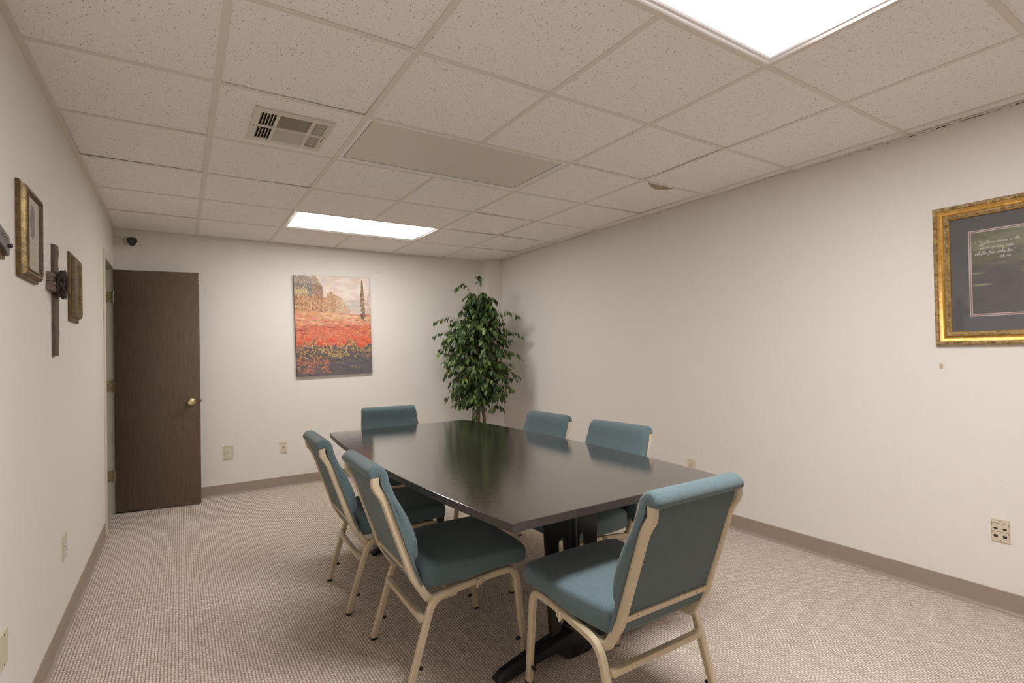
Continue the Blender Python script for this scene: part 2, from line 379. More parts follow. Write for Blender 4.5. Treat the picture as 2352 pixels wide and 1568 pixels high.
# ceiling: tiles lie just above the flanges of the grid
lamp_cells = {(1, -2), (2, -2), (1, 1), (2, 1), (1, 4), (2, 4)}
VX0, VX1, VY0, VY1 = .155, .503, .748, 1.138
mb = MB(); TZ = H+.0028
xs = [XL]+[i*G for i in range(0, 6)]+[XR]; ys = [YF]+[j*G for j in range(-5, 6)]+[YB]
for a in range(len(xs)-1):
    for b in range(len(ys)-1):
        i = round(xs[a]/G) if a else -1; j = round(ys[b]/G) if b else -6
        if (i, j) in lamp_cells: continue
        if (i, j) == (0, 1):                   # tile with the register opening cut out
            x0, x1, y0, y1 = xs[a]+.003, xs[a+1]-.003, ys[b]+.003, ys[b+1]-.003; u0, u1, v0, v1 = VX0+.018, VX1-.018, VY0+.024, VY1-.024
            for p in ((x0, y0, x1, v0), (x0, v1, x1, y1), (x0, v0, u0, v1), (u1, v0, x1, v1)): mb.box((p[0], p[1], TZ), (p[2], p[3], TZ+.018))
            continue
        q = random.Random(a*31+b*7); cz = [q.choice((0, 0, 0, .0015, .004)) for _ in range(4)]
        if {(i, j+1), (i, j-1), (i+1, j), (i-1, j)} & lamp_cells: cz = [0]*4      # tiles touching a fixture lie flat
        c4 = [(xs[a]+.003, ys[b]+.003), (xs[a+1]-.003, ys[b]+.003), (xs[a+1]-.003, ys[b+1]-.003), (xs[a]+.003, ys[b+1]-.003)]
        mb.add([(x, y, TZ+z) for (x, y), z in zip(c4, cz)]+[(x, y, TZ+.018+z) for (x, y), z in zip(c4, cz)], [(0, 3, 2, 1), (4, 5, 6, 7), (0, 1, 5, 4), (1, 2, 6, 5), (2, 3, 7, 6), (3, 0, 4, 7)])
mb.box((XL-T, YF, H+.16), (XR+T, YB+T, H+.18))
ceiling = struct('ceiling', mb, M['tile'])
mb = MB(); hw = .012
for i in range(0, 6):
    for j in range(-7, 7):
        if (i, j) in lamp_cells and (i-1, j) in lamp_cells: continue
        y0, y1 = max(YF+.024, j*G-hw), min(YB-.024, (j+1)*G-hw+(2*hw if (i, j+1) in lamp_cells and (i-1, j+1) in lamp_cells else 0))
        if y1 > y0: mb.box((i*G-hw, y0, H), (i*G+hw, y1, H+.0025))
for j in range(-5, 6):
    for i in range(-1, 6):
        x0 = max(i*G+hw, XL+.024); x1 = min((i+1)*G-hw, XR-.024)
        mb.box((x0, j*G-hw, H+.0004), (x1, j*G+hw, H+.0025))
struct('ceiling_grid', mb, M['grid'], ceiling)
mb = MB()
mb.box((XL, YF, H-.0005), (XL+.024, YB, H+.0022)); mb.box((XR-.024, YF, H-.0005), (XR, YB, H+.0022)); mb.box((XL+.024, YB-.024, H-.0005), (XR-.024, YB, H+.0022)); mb.box((XL+.024, YF, H-.0005), (XR-.024, YF+.024, H+.0022))
struct('wall_angle', mb, M['grid'], ceiling)
def blotch(cx, cy, rx, ry, z, n=14, seed=0, mb=None):
    R = random.Random(seed); p = []
    for k in range(n):
        a = 2*PI*k/n; q = R.uniform(.6, 1.15); p.append((cx+rx*q*math.cos(a), cy+ry*q*math.sin(a)))
    (mb or MB()).prism(p, z, z+.0012); return mb
mb = MB(); R = random.Random(5); P = [(2.505, .630), (2.755, .626)]
P += [(2.755-.25*k/12, .634+.060*math.sin(PI*min(1, (k+.6)/12))*R.uniform(.8, 1.1)) for k in range(1, 12)]
mb.prism(P, TZ-.0012, TZ+.0004); struct('torn_patch', mb, M['stain'], ceiling)
mb = MB(); R = random.Random(8)
for k in range(70):
    y = R.choice((-.635, -.73, -.745, -.76, -.85, -.865, -.90, -.95, -1.05))+R.gauss(0, .022) if k < 55 else R.uniform(-1.2, 1.2)
    blotch(XR-R.uniform(.001, .007), y, R.uniform(.001, .004), R.uniform(.002, .011), H-.0018, 8, k, mb)
struct('grime_marks', mb, M['grime'], ceiling)
# baseboards: cove vinyl
def cove(name, along, x, s, y0, y1, seams=()):
    prof = [(0, 0), (.017, 0), (.0165, .002), (.010, .006), (.0055, .012), (.0042, .02), (.0035, .098), (.002, .1005), (0, .1005)]
    mb = MB()
    cuts = [y0]+sorted(seams)+[y1]
    for a, b in zip(cuts[:-1], cuts[1:]):
        if along == 'y': mb.prism([(x+s*p[0], p[1]) for p in prof], a+.0006, b-.0006, 'y')
        else: mb.prism([(x+s*p[0], p[1]) for p in prof], a+.0006, b-.0006, 'x')
    struct(name, mb, M['base'])
cove('baseboard_left', 'y', XL, 1, YF, 2.975)
cove('baseboard_right', 'y', XR, -1, YF, 3.56, (-.02, 2.3))
cove('baseboard_back', 'x', YB, -1, XL+.03, 2.965, (.935,))
cove('baseboard_front', 'x', YF, 1, XL+.03, XR)
mb = MB(); mb.box((2.9615, 3.556, 0), (2.965, YB, .1005)); mb.box((2.9615, 3.5565, 0), (XR, 3.56, .1005)); struct('baseboard_column', mb, M['base'])
# door frame
mb = MB(); cw = .055
mb.box((XL, DO0-cw, 0), (XL+.010, DO0, DZ+cw), bev=.002); mb.box((XL, DO1, 0), (XL+.010, DO1+cw, DZ+cw), bev=.002); mb.box((XL, DO0, DZ), (XL+.010, DO1, DZ+cw))
struct('trim_1', mb, M['trim'], smooth=40)
mb = MB()
mb.box((XL-T, DO0, 0), (XL+.008, DO0+.006, DZ)); mb.box((XL-T, DO1-.006, 0), (XL+.008, DO1, DZ)); mb.box((XL-T, DO0+.006, DZ-.006), (XL+.008, DO1-.006, DZ))
mb.box((XL-.075, DO1-.018, 0), (XL-.045, DO1-.006, DZ-.006)); mb.box((XL-.075, DO0+.006, 0), (XL-.045, DO0+.018, DZ-.006))
struct('trim_2', mb, M['jamb'])
# door: slab swung open into the room
door = bpy.data.objects.new('door_1', None); C.objects.link(door); door.location = (-.598, 3.618, 0); door.rotation_euler = (0, 0, -math.atan2(.089, .599)); tag(door, kind='structure')
mb = MB(); mb.box((.002, 0, .012), (.610, .035, 2.024), bev=.0015); mb.build('door_slab', M['door'], door, 40)
mb = MB()
for k, (z, h) in enumerate(((1.985, .012), (1.955, .022), (1.935, .01))): mb.box((.6085, -.0006, z), (.6108, .010, z+h))
mb.build('chipped_edge', M['ivory'], door)
for side, nm in ((-1, 'door_knob'),):
    mb = MB()
    mb.lathe([(.0, 0), (.033, 0), (.033, -.003), (.029, -.008), (.016, -.010), (.012, -.014), (.012, -.028), (.018, -.034), (.026, -.042), (.0285, -.052), (.026, -.060), (.018, -.0655), (.0165, -.0645), (.010, -.0645), (.009, -.067), (0, -.067)], (.548, 0, .899), 'y', 32)
    mb.build('door_knob', M['brass'], door, 35)
mb = MB(); mb.lathe([(0, 0), (.033, 0), (.030, .007), (.012, .012), (.012, .03), (.027, .045), (.027, .055), (.018, .064), (0, .065)], (.548, .035, .899), 'y', 28)
mb.build('door_knob', M['brass'], door, 35)
mb = MB(); mb.box((.610, .010, .892), (.621, .024, .910)); mb.build('latch', M['screw'], door)
for z in (1.797, 1.056, .318):
    mb = MB()
    ya = .012
    mb.prism([(-.052, .0020), (-.006, .0088), (-.006, .0120), (-.052, .0052)], z-.045, z+.045, 'z')
    mb.lathe([(0, -.047), (.0055, -.047), (.0055, .047), (0, .047)], (-.003, .004, z), 'z', 14)
    hg = mb.build('hinge', M['hinge'], door, 40)
    for sx, sz in ((-.042, -.036), (-.020, -.014), (-.042, .012), (-.020, .034)):
        yb = .0020+(sx+.052)*.148; MB().lathe([(0, yb-.0008), (.0030, yb-.0008), (.0034, yb+.0006), (0, yb+.0006)], (sx, 0, z+sz), 'y', 10).build('screw', M['dark'], hg)

# ================================================================== CEILING FIXTURES
def fixture(cx, cy, mat, label):
    t = thing('ceiling_light', label, 'ceiling light', (cx, cy, H), 0, 'recessed ceiling light panels')
    X, Y = G-.0125, G/2-.0125; b = .026; zi = .009
    prof = [(0, .0005), (.004, -.0008), (.008, .0005), (.011, .0035), (.022, .0045), (b, zi)]
    mb = MB(); rings = [[(-X+d, -Y+d, z), (X-d, -Y+d, z), (X-d, Y-d, z), (-X+d, Y-d, z)] for d, z in prof]
    mb.loft(rings, cap=False)
    mb.build('frame', M['whitemetal'], t)
    mb = MB(); mb.box((-X+b-.004, -Y+b-.004, zi), (X-b+.004, Y-b+.004, zi+.004)); mb.build('diffuser', mat, t)
    g0, g1 = b-.0005, b+.0035
    mb = MB()
    for (p0, p1, q0, q1) in ((-X+g0, X-g0, -Y+g0, -Y+g1), (-X+g0, X-g0, Y-g1, Y-g0), (-X+g0, -X+g1, -Y+g1, Y-g1), (X-g1, X-g0, -Y+g1, Y-g1)): mb.box((p0, q0, zi-.0006), (p1, q1, zi+.001))
    if mat is M['unlit']: mb.build('shadow_gap', M['screw'], t)  # dark strip standing in for the shade between frame and diffuser
    mb = MB(); mb.box((-X, -Y, zi+.02), (X, Y, zi+.09)); mb.build('housing', M['whitemetal'], t)
    return t
fixture(2*G, -1.5*G, M['lit_near'], 'glowing white ceiling light panel nearest the camera, above the near table end')
fixture(2*G, 1.5*G, M['unlit'], 'switched-off beige ceiling light panel beside the air vent')
fixture(2*G, 4.5*G, M['lit_back'], 'lit ceiling light panel near the back wall, above the poppy painting')
# air vent
vent = thing('air_vent', 'cream metal air register set in a ceiling tile beside the unlit light', 'vent', ((VX0+VX1)/2, (VY0+VY1)/2, TZ-.001))
W, L = VX1-VX0, VY1-VY0
mb = MB()
def vx(u): return -W/2+u*W
def vy(v): return L/2-(1-v)*L
us = [0, .085, .275, .315, .715, .765, .925, 1]; rows = [(.10, .475), (.525, .90)]
cells = []
for ci, (a, b) in enumerate(((.085, .275), (.315, .715), (.765, .925))):
    for (r0, r1) in rows: cells.append((ci, vx(a), vx(b), vy(r0), vy(r1)))
# face plate = bars around the cells
mb.box((vx(0), vy(0), -.006), (vx(1), vy(.10), 0)); mb.box((vx(0), vy(.90), -.006), (vx(1), vy(1), 0))
mb.box((vx(0), vy(.10), -.006), (vx(.085), vy(.90), 0)); mb.box((vx(.275), vy(.10), -.006), (vx(.315), vy(.90), 0)); mb.box((vx(.715), vy(.10), -.006), (vx(.765), vy(.90), 0)); mb.box((vx(.925), vy(.10), -.006), (vx(1), vy(.90), 0))
for a, b in ((.085, .275), (.315, .715), (.765, .925)): mb.box((vx(a), vy(.475), -.006), (vx(b), vy(.525), 0))
mb.build('face_plate', M['ventm'], vent)
mb = MB(); a0, a1, b0, b1 = vx(.06), vx(.94), vy(.07), vy(.93)
mb.box((a0, b0, .06), (a1, b1, .062)); mb.box((a0-.002, b0, 0), (a0, b1, .06)); mb.box((a1, b0, 0), (a1+.002, b1, .06)); mb.box((a0, b0-.002, 0), (a1, b0, .06)); mb.box((a0, b1, 0), (a1, b1+.002, .06))
mb.build('duct_opening', M['duct'], vent)
for ci, x0, x1, y0, y1 in cells:
    mb = MB()
    if ci == 1:
        n = 13; tilt = 1 if y0 > 0 else -1
        tilt = -1 if y0 > 0 else 1
        for k in range(n+1):
            y = y0+(y1-y0)*k/n; mb.prism([(y, -.005), (y+.0016, -.005), (y+.0016+tilt*.010, .012), (y+tilt*.010, .012)], x0, x1, 'x')
    else:
        n = 5; tilt = -1 if ci == 0 else 1
        for k in range(n+1):
            x = x0+(x1-x0)*k/n; mb.prism([(x-.001, -.005), (x+.001, -.005), (x+.001-tilt*.011, .013), (x-.001-tilt*.011, .013)], y0, y1, 'y')
    mb.build('louver_bank', M['ventm'], vent)
for u in (.04, .965): MB().lathe([(0, -.0078), (.004, -.0074), (.005, -.006), (0, -.006)], (vx(u), 0, 0), 'z', 12).build('screw', M['screw'], vent)
mb = MB(); mb.box((vx(.945), vy(.56), -.0075), (vx(.955), vy(.66), -.004)); mb.build('damper_lever', M['dark'], vent)

# ================================================================== WALL PLATES
def plate(name, label, cat, origin, face, w, h, mat, kind, group=None):
    """face: rotation about z so that local -Y looks into the room"""
    t = thing(name, label, cat, origin, face, group)
    d = .006
    mb = MB(); mb.loft([[(-w/2, 0, -h/2), (w/2, 0, -h/2), (w/2, 0, h/2), (-w/2, 0, h/2)],
                        [(-w/2, -.002, -h/2), (w/2, -.002, -h/2), (w/2, -.002, h/2), (-w/2, -.002, h/2)],
                        [(-w/2+.004, -d, -h/2+.004), (w/2-.004, -d, -h/2+.004), (w/2-.004, -d, h/2-.004), (-w/2+.004, -d, h/2-.004)]])
    mb.build('cover_plate', mat, t)
    def screw(x, z):
        mb = MB(); mb.lathe([(0, -d-.0012), (.0026, -d-.001), (.003, -d+.0005), (0, -d+.0005)], (x, 0, z), 'y', 10); mb.build('screw', M['screw'], t)
    if kind == 'duplex' or kind == 'duplex_gang':
        for z in (.020, -.020):
            mb = MB(); P = []
            for k in range(24):
                a = 2*PI*k/24; P.append((max(-.0165, min(.0165, .0185*math.cos(a))), z+max(-.0135, min(.0135, .0175*math.sin(a)))))
            mb.prism(P, -d-.0016, -d+.0005, 'y'); rc = mb.build('receptacle', M['white'] if mat is M['almond'] else M['ivory'], t)
            mb = MB(); q = -d-.0016
            mb.box((-.0078, q-.0004, z+.000), (-.0056, q+.0006, z+.009)); mb.box((.0056, q-.0004, z+.001), (.0078, q+.0006, z+.008)); mb.lathe([(0, q-.0004), (.003, q-.0004), (.003, q+.0006), (0, q+.0006)], (0, 0, z-.007), 'y', 10)
            mb.build('slots', M['dark'], rc)
        screw(0, 0)
    if kind == 'jack':
        mb = MB(); mb.lathe([(0, -d-.002), (.012, -d-.002), (.013, -d+.0005), (0, -d+.0005)], (0, 0, 0), 'y', 20); j = mb.build('jack', M['ivory'], t)
        mb = MB(); mb.box((-.006, -d-.0026, -.006), (.006, -d-.0015, .005)); mb.build('socket', M['dark'], j)
        screw(0, .043); screw(0, -.043)
    if kind == 'quad':
        for x in (-.0165, .0165):
            for z, blk in ((.008, 0), (-.027, 1)):
                mb = MB(); mb.box((x-.0095, -d-.0012, z-.008), (x+.0095, -d+.0004, z+.008)); j = mb.build('jack', M['ivory'], t)
                mb = MB(); hh = .004 if not blk else .0065
                mb.prism([(x-.0075, z+hh), (x+.0075, z+hh), (x+.0075, z-hh*.5), (x+.003, z-hh), (x-.003, z-hh), (x-.0075, z-hh*.5)], -d-.0018, -d-.001, 'y'); mb.build('socket', M['dark'], j)
        for z in (.034, -.006):
            mb = MB(); mb.box((-.030, -d-.0004, z-.0006), (.030, -d+.0004, z+.0006)); mb.box((-.031, -d-.0004, z-.010), (-.0295, -d+.0004, z+.0006)); mb.box((.0295, -d-.0004, z-.010), (.031, -d+.0004, z+.0006)); mb.build('label_bracket', M['dark'], t)
        screw(0, .046); screw(0, -.047)
    if kind == 'blank': screw(0, .021+.0); screw(0, -.021); 
    if kind == 'blank4':
        for z in (.045, -.045): screw(.016, z)
    return t
plate('electrical_outlet', 'almond duplex outlet with oversized plate low on the back wall near the door', 'outlet', (.2325, YB, .391), 0, .089, .133, M['almond'], 'duplex')
plate('wall_jack', 'small ivory jack plate low on the back wall right of the duplex outlet', 'wall jack', (.7065, YB, .384), 0, .070, .115, M['ivory'], 'jack')
plate('electrical_outlet', 'ivory outlet low on the right wall, half hidden behind the table', 'outlet', (XR, .844, .377), -PI/2, .072, .115, M['ivory'], 'duplex')
plate('data_outlet', 'ivory four-port data plate low on the right wall below the gold frame', 'wall jack', (XR, -.931, .384), -PI/2, .068, .114, M['ivory'], 'quad')
plate('electrical_outlet', 'almond outlet plate low on the left wall, edge-on, nearer the doorway', 'outlet', (XL, 1.428, .405), PI/2, .095, .118, M['almond'], 'duplex')
plate('wall_plate', 'almond blank plate low on the left wall at the photo edge', 'wall plate', (XL, .405, .397), PI/2, .125, .115, M['almond'], 'blank4')
mb = MB(); mb.box((XR-.0025, -.726, 1.152), (XR, -.712, 1.178), bev=.0006); tag(mb.build('tape_scrap', M['tape']), 'tiny yellowed scrap stuck to the right wall under the gold frame', 'tape')

# small marks left on walls
def marks(name, items, wall):
    mb = MB()
    for (a, z, w, h, ang) in items:
        ca, sa = math.cos(ang), math.sin(ang); P = [(a+ca*x-sa*y, z+sa*x+ca*y) for x, y in ((-w/2, -h/2), (w/2, -h/2), (w/2, h/2), (-w/2, h/2))]
        if wall == 'b': mb.prism(P, YB-.0005, YB+.0002, 'y')
        else: mb.prism(P, XR-.0005, XR+.0002, 'x')
    return mb
marks('scuffs', [(1.665, 2.17, .020, .002, -.2), (1.72, 1.92, .002, .014, -.3), (1.70, 1.905, .010, .002, .3), (.60, 1.985, .002, .014, .1), (1.70, 2.19, .0012, .014, -.4)], 'b').build('wall_scuffs', M['screw'], bpy.data.objects['wall_back'])

# ================================================================== FRAMES ON THE WALLS
def moulding(prof, w, h):
    """mitred frame in local XZ, prof = (inset, height off wall) list, closed against the wall; looks to -Y"""
    mb = MB(); n = len(prof)
    rings = [[(-w/2+d, -y, -h/2+d), (w/2-d, -y, -h/2+d), (w/2-d, -y, h/2-d), (-w/2+d, -y, h/2-d)] for d, y in prof]
    return mb.loft(rings, closed=False, cap=False)
def panel(x0, x1, z0, z1, y, th=.002):
    return MB().box((x0, -y, z0), (x1, -y+th, z1))
# --- gold framed print on the right wall
FW, FH = .90, .700
fr = thing('framed_picture', 'large ornate gold frame with a dark waterfall verse print, right wall', 'framed picture', (XR, -.703-FW/2, 1.6195), -PI/2)
fr.rotation_euler = (0, 0, -PI/2)
prA = [(0, 0), (0, .014), (.003, .022), (.010, .030), (.018, .030), (.022, .024)]
prB = [(.022, .024), (.030, .017), (.040, .015), (.046, .020), (.049, .026)]
prC = [(.049, .026), (.053, .028), (.059, .028), (.063, .022), (.065, .021)]
moulding(prA, FW, FH).build('outer_moulding', M['goldorn'], fr, 35)
moulding(prB, FW, FH).build('cove_moulding', M['gold'], fr, 60)
moulding(prC, FW, FH).build('inner_moulding', M['goldorn'], fr, 35)
moulding([(.065, .021), (.0655, .0205), (.069, .017), (.069, .006)], FW, FH).build('sight_edge', M['gold'], fr, 35)
mb = MB()                                     # carved leaf ornament on the outer moulding, beads on the inner
def ornament(mb, inset, y, step, r, squash=1.0):
    for side in range(4):
        horiz = side % 2 == 0; Ls = (FW if horiz else FH)-2*inset; n = int(Ls/step)
        for k in range(n):
            s = -Ls/2+(k+.5)*Ls/n
            c = {0: (s, -FH/2+inset), 1: (FW/2-inset, s), 2: (s, FH/2-inset), 3: (-FW/2+inset, s)}[side]
            if c[0] > .05 and not horiz: pass
            ang = (PI/4 if k % 2 else -PI/4)
            vs = []
            for q in range(6):
                a = 2*PI*q/6; ex, ez = r*1.7*math.cos(a), r*.8*math.sin(a)
                vs.append((c[0]+ex*math.cos(ang)-ez*math.sin(ang), -y, c[1]+ex*math.sin(ang)+ez*math.cos(ang)))
            vs.append((c[0], -y-r*.7*squash, c[1])); mb.add(vs, [(q, (q+1) % 6, 6) for q in range(6)])
ornament(mb, .013, .0298, .011, .0045); mb.build('carved_leaves', M['goldorn'], fr)
mb = MB(); ornament(mb, .056, .0278, .0065, .0028); mb.build('beading', M['goldorn'], fr)
panel(-FW/2+.06, FW/2-.06, -FH/2+.06, FH/2-.06, .008, .006).build('mat_board', M['matgrey'], fr)
px0, px1, pz0, pz1 = -.3105, .3105, -.2095, .2095
panel(px0, px1, pz0, pz1, .0095).build('mat_bevel', M['matpink'], fr)
panel(px0+.0045, px1-.0045, pz0+.0045, pz1-.0045, .0102).build('mat_edge', M['matbrown'], fr)
panel(px0+.008, px1-.008, pz0+.008, pz1-.008, .0109).build('mat_bevel', M['matpink'], fr)

# ---- painted pictures: colour laid as brush dabs into a fine grid of faces
def painting(name, parent, w, h, nx, nz, paint, y, mat, hz=.84, haze=(204, 192, 186), x0=0, z0=0):
    buf = [[(0, 0, 0)]*nx for _ in range(nz)]
    paint(buf, nx, nz)
    vs = [(x0-w/2+w*i/nx, -y, z0-h/2+h*j/nz) for j in range(nz+1) for i in range(nx+1)]
    fs = [(j*(nx+1)+i, j*(nx+1)+i+1, (j+1)*(nx+1)+i+1, (j+1)*(nx+1)+i) for j in range(nz) for i in range(nx)]
    me = bpy.data.meshes.new(name); me.from_pydata(vs, [], fs); me.materials.append(mat)
    at = me.color_attributes.new('paint', 'FLOAT_COLOR', 'CORNER')
    flat = []
    for j in range(nz):
        for i in range(nx):
            c = buf[j][i]; l = rgb(*[max(0, min(255, q*hz+m*(1-hz))) for q, m in zip(c, haze)]); flat += list(l)*4
    at.data.foreach_set('color', flat)
    o = bpy.data.objects.new(name, me); C.objects.link(o); o.parent = parent; return o
def paint_mat(name, rough):
    t = NT(name); a = t.n('ShaderNodeAttribute', attribute_name='paint')
    return t.done(a.outputs['Color'], rough, Specular_IOR_Level=.4)
def dab(buf, nx, nz, u, v, ru, rv, col, ang=0, alpha=1.0, rnd=None):
    ca, sa = math.cos(ang), math.sin(ang); asp = nz/nx
    R_ = max(ru, rv)*1.05
    i0, i1 = max(0, int((u-R_)*nx)), min(nx-1, int((u+R_)*nx)+1); j0, j1 = max(0, int((v-R_)*nz)), min(nz-1, int((v+R_)*nz)+1)
    for j in range(j0, j1+1):
        for i in range(i0, i1+1):
            dx, dy = (i+.5)/nx-u, ((j+.5)/nz-v)
            a, b = (dx*ca+dy*sa)/ru, (-dx*sa+dy*ca)/rv; d = a*a+b*b
            if d < 1:
                k = alpha*(1 if d < .5 else 2*(1-d)); c = buf[j][i]
                buf[j][i] = tuple(p*(1-k)+q*k for p, q in zip(c, col))
def jit(R, c, s): d = R.uniform(-s, s); return tuple(x+d+R.uniform(-s, s)*.5 for x in c)
def poppies(buf, nx, nz):
    R = random.Random(11)
    for j in range(nz):
        v = j/nz
        for i in range(nx):
            u = i/nx
            if v > .62: c = (226-20*abs(u-.55), 205, 190) if v > .8 else (232, 216, 200)
            elif v > .30: c = (206, 118, 84)
            else: c = (80, 74, 78)
            buf[j][i] = c
    def D(*a, **k): dab(buf, nx, nz, *a, **k)
    for _ in range(260):                                             # sky
        u, v = R.random(), R.uniform(.66, 1); c = R.choice([(236, 222, 208), (230, 204, 188), (216, 196, 190), (240, 230, 218), (222, 190, 172)])
        D(u, v, R.uniform(.05, .12), R.uniform(.01, .03), jit(R, c, 6), R.uniform(-.2, .4), .5)
    for _ in range(120):                                             # far hills
        D(R.uniform(.45, 1), R.uniform(.62, .76), R.uniform(.03, .08), R.uniform(.008, .02), jit(R, R.choice([(206, 186, 178), (190, 176, 176), (212, 176, 156), (198, 190, 170)]), 8), 0, .6)
    def top(u):                                                      # outline of the wood, thinning to the right
        if u < .36: return 1.0-.10*max(0, u-.26)/.1-.012*math.sin(40*u)
        if u < .42: return .78
        return .83-.9*(u-.46)**2*3.2-.012*math.sin(50*u)
    for _ in range(5200):
        u = R.random()*.80; tp = top(u)
        if tp < .66: continue
        v = R.uniform(.645-.03*u, tp)
        c = R.choice([(150, 92, 60), (176, 112, 70), (196, 142, 92), (128, 92, 70), (190, 118, 74), (206, 168, 112)])
        if v > .80 and u < .36 and (u < .22 or R.random() < .4): c = R.choice([(124, 112, 110), (104, 98, 96), (150, 128, 112), (112, 104, 88)])
        if u < .16 and .80 < v < .88: c = R.choice([(206, 176, 112), (190, 160, 104), c])
        if v > .93: c = tuple(x*.6+y*.4 for x, y in zip(c, (200, 178, 158)))
        if u > .36: c = tuple(x*.72+y*.28 for x, y in zip(c, (214, 186, 160)))
        if u > .54: c = tuple(x*.55+y*.45 for x, y in zip(c, (210, 192, 166)))
        D(u, v, R.uniform(.006, .017), R.uniform(.004, .010), jit(R, c, 14), R.uniform(-1.4, 1.4), .8)
    for _ in range(900):                                             # meadow in bands
        v = R.uniform(.42, .655); u = R.random(); lim = .665-.08*u
        if v > lim: continue
        c = R.choice([(226, 140, 104), (214, 120, 96), (222, 156, 116), (218, 132, 124), (200, 146, 100), (232, 172, 136)]) if v > .5 else R.choice([(222, 98, 58), (208, 82, 52), (228, 124, 76), (198, 92, 72), (120, 62, 60)])
        D(u, v, R.uniform(.02, .055), R.uniform(.004, .010), jit(R, c, 12), R.uniform(-.15, .05), .8)
    for _ in range(260):                                             # pale sunlit ridge and ochre grass
        u = R.random(); v = .655-.08*u-R.random()**2*.06
        D(u, v, R.uniform(.015, .045), R.uniform(.003, .007), jit(R, R.choice([(236, 208, 186), (230, 190, 150), (206, 160, 96), (190, 150, 92)]) if u > .3 else R.choice([(206, 156, 92), (176, 132, 84), (226, 150, 104)]), 8), -.06, .7)
    for _ in range(260): D(R.random(), R.uniform(.40, .56), R.uniform(.01, .03), R.uniform(.003, .007), jit(R, R.choice([(232, 150, 100), (196, 96, 66), (150, 88, 70), (226, 172, 120)]), 12), R.uniform(-.2, .1), .7)
    for _ in range(520):                                             # poppy heads
        v = R.uniform(.285, .47); u = R.random(); s = .010+.05*(.47-v)
        c = R.choice([(216, 96, 66), (226, 110, 72), (200, 82, 60), (232, 134, 92), (214, 100, 68)])
        D(u, v, s*R.uniform(.8, 1.5), s*R.uniform(.5, .8), jit(R, c, 10), R.uniform(-.3, .3), .9)
    for _ in range(160): D(R.random(), R.uniform(.29, .45), .008, .004, jit(R, (120, 66, 62), 14), 0, .5)
    for _ in range(900):                                             # foliage, then dark foreground
        u = R.random(); v = R.uniform(.10, .315+.035*math.sin(11*u)+.02*math.sin(29*u+1))
        c = R.choice([(74, 68, 72), (92, 84, 74), (204, 178, 96), (176, 156, 92), (206, 140, 76), (90, 88, 66), (70, 66, 72), (186, 118, 72)]) if v > .17 else R.choice([(76, 72, 78), (84, 80, 84), (70, 64, 72), (98, 80, 78)])
        if v < .2 and u < .45 and R.random() < .3: c = R.choice([(196, 116, 66), (206, 132, 74), (150, 92, 80)])
        D(u, v, R.uniform(.008, .03), R.uniform(.004, .010), jit(R, c, 12), R.uniform(-1.3, 1.3), .85)
    for _ in range(340): D(R.random(), R.uniform(.0, .13), R.uniform(.03, .08), R.uniform(.006, .016), jit(R, R.choice([(78, 76, 82), (86, 80, 84), (92, 86, 86)]), 8), R.uniform(-.3, .3), .7)
    for _ in range(150): D(R.uniform(.0, .42), R.uniform(.02, .16), R.uniform(.01, .025), R.uniform(.004, .008), jit(R, R.choice([(190, 112, 72), (206, 130, 70), (140, 88, 92), (196, 100, 70)]), 14), R.uniform(-.2, .4), .85)
    for _ in range(40): D(R.uniform(.5, 1), R.uniform(.05, .2), R.uniform(.006, .016), .003, jit(R, (176, 164, 110), 14), R.uniform(-1, 1), .8)
    for (u, v, r) in ((.05, .335, .05), (.30, .33, .045), (.47, .355, .062), (.62, .34, .05), (.86, .30, .075), (.96, .335, .06), (.78, .37, .045), (.90, .36, .06), (.16, .37, .05)):
        D(u, v, r, r*.55, (222, 84, 50)); D(u-.01, v-.012, r*.7, r*.3, (204, 70, 46), 0, .6); D(u+.01, v+.012, r*.6, r*.2, (236, 120, 76), 0, .6)
    for k in range(260):                                             # cypress
        v = R.uniform(.57, .965); wd = .028*min(1, (.985-v)/.22)+.002
        D(.895+R.uniform(-wd, wd), v, .006, .014, jit(R, R.choice([(118, 92, 56), (142, 112, 66), (92, 74, 58), (164, 130, 78)]) if v > .63 else (84, 62, 62), 10), R.uniform(-.3, .3), .8)
    for u, a, b in ((.965, .54, .80), (.985, .52, .84), (.998, .5, .9), (.36, .645, .74), (.205, .655, .74)):
        for q in range(60): D(u+(.004 if q % 9 == 0 else 0), a+(b-a)*q/60, .0045, .006, jit(R, (206, 186, 156) if u < .5 else (196, 158, 112), 8), 0, .7)
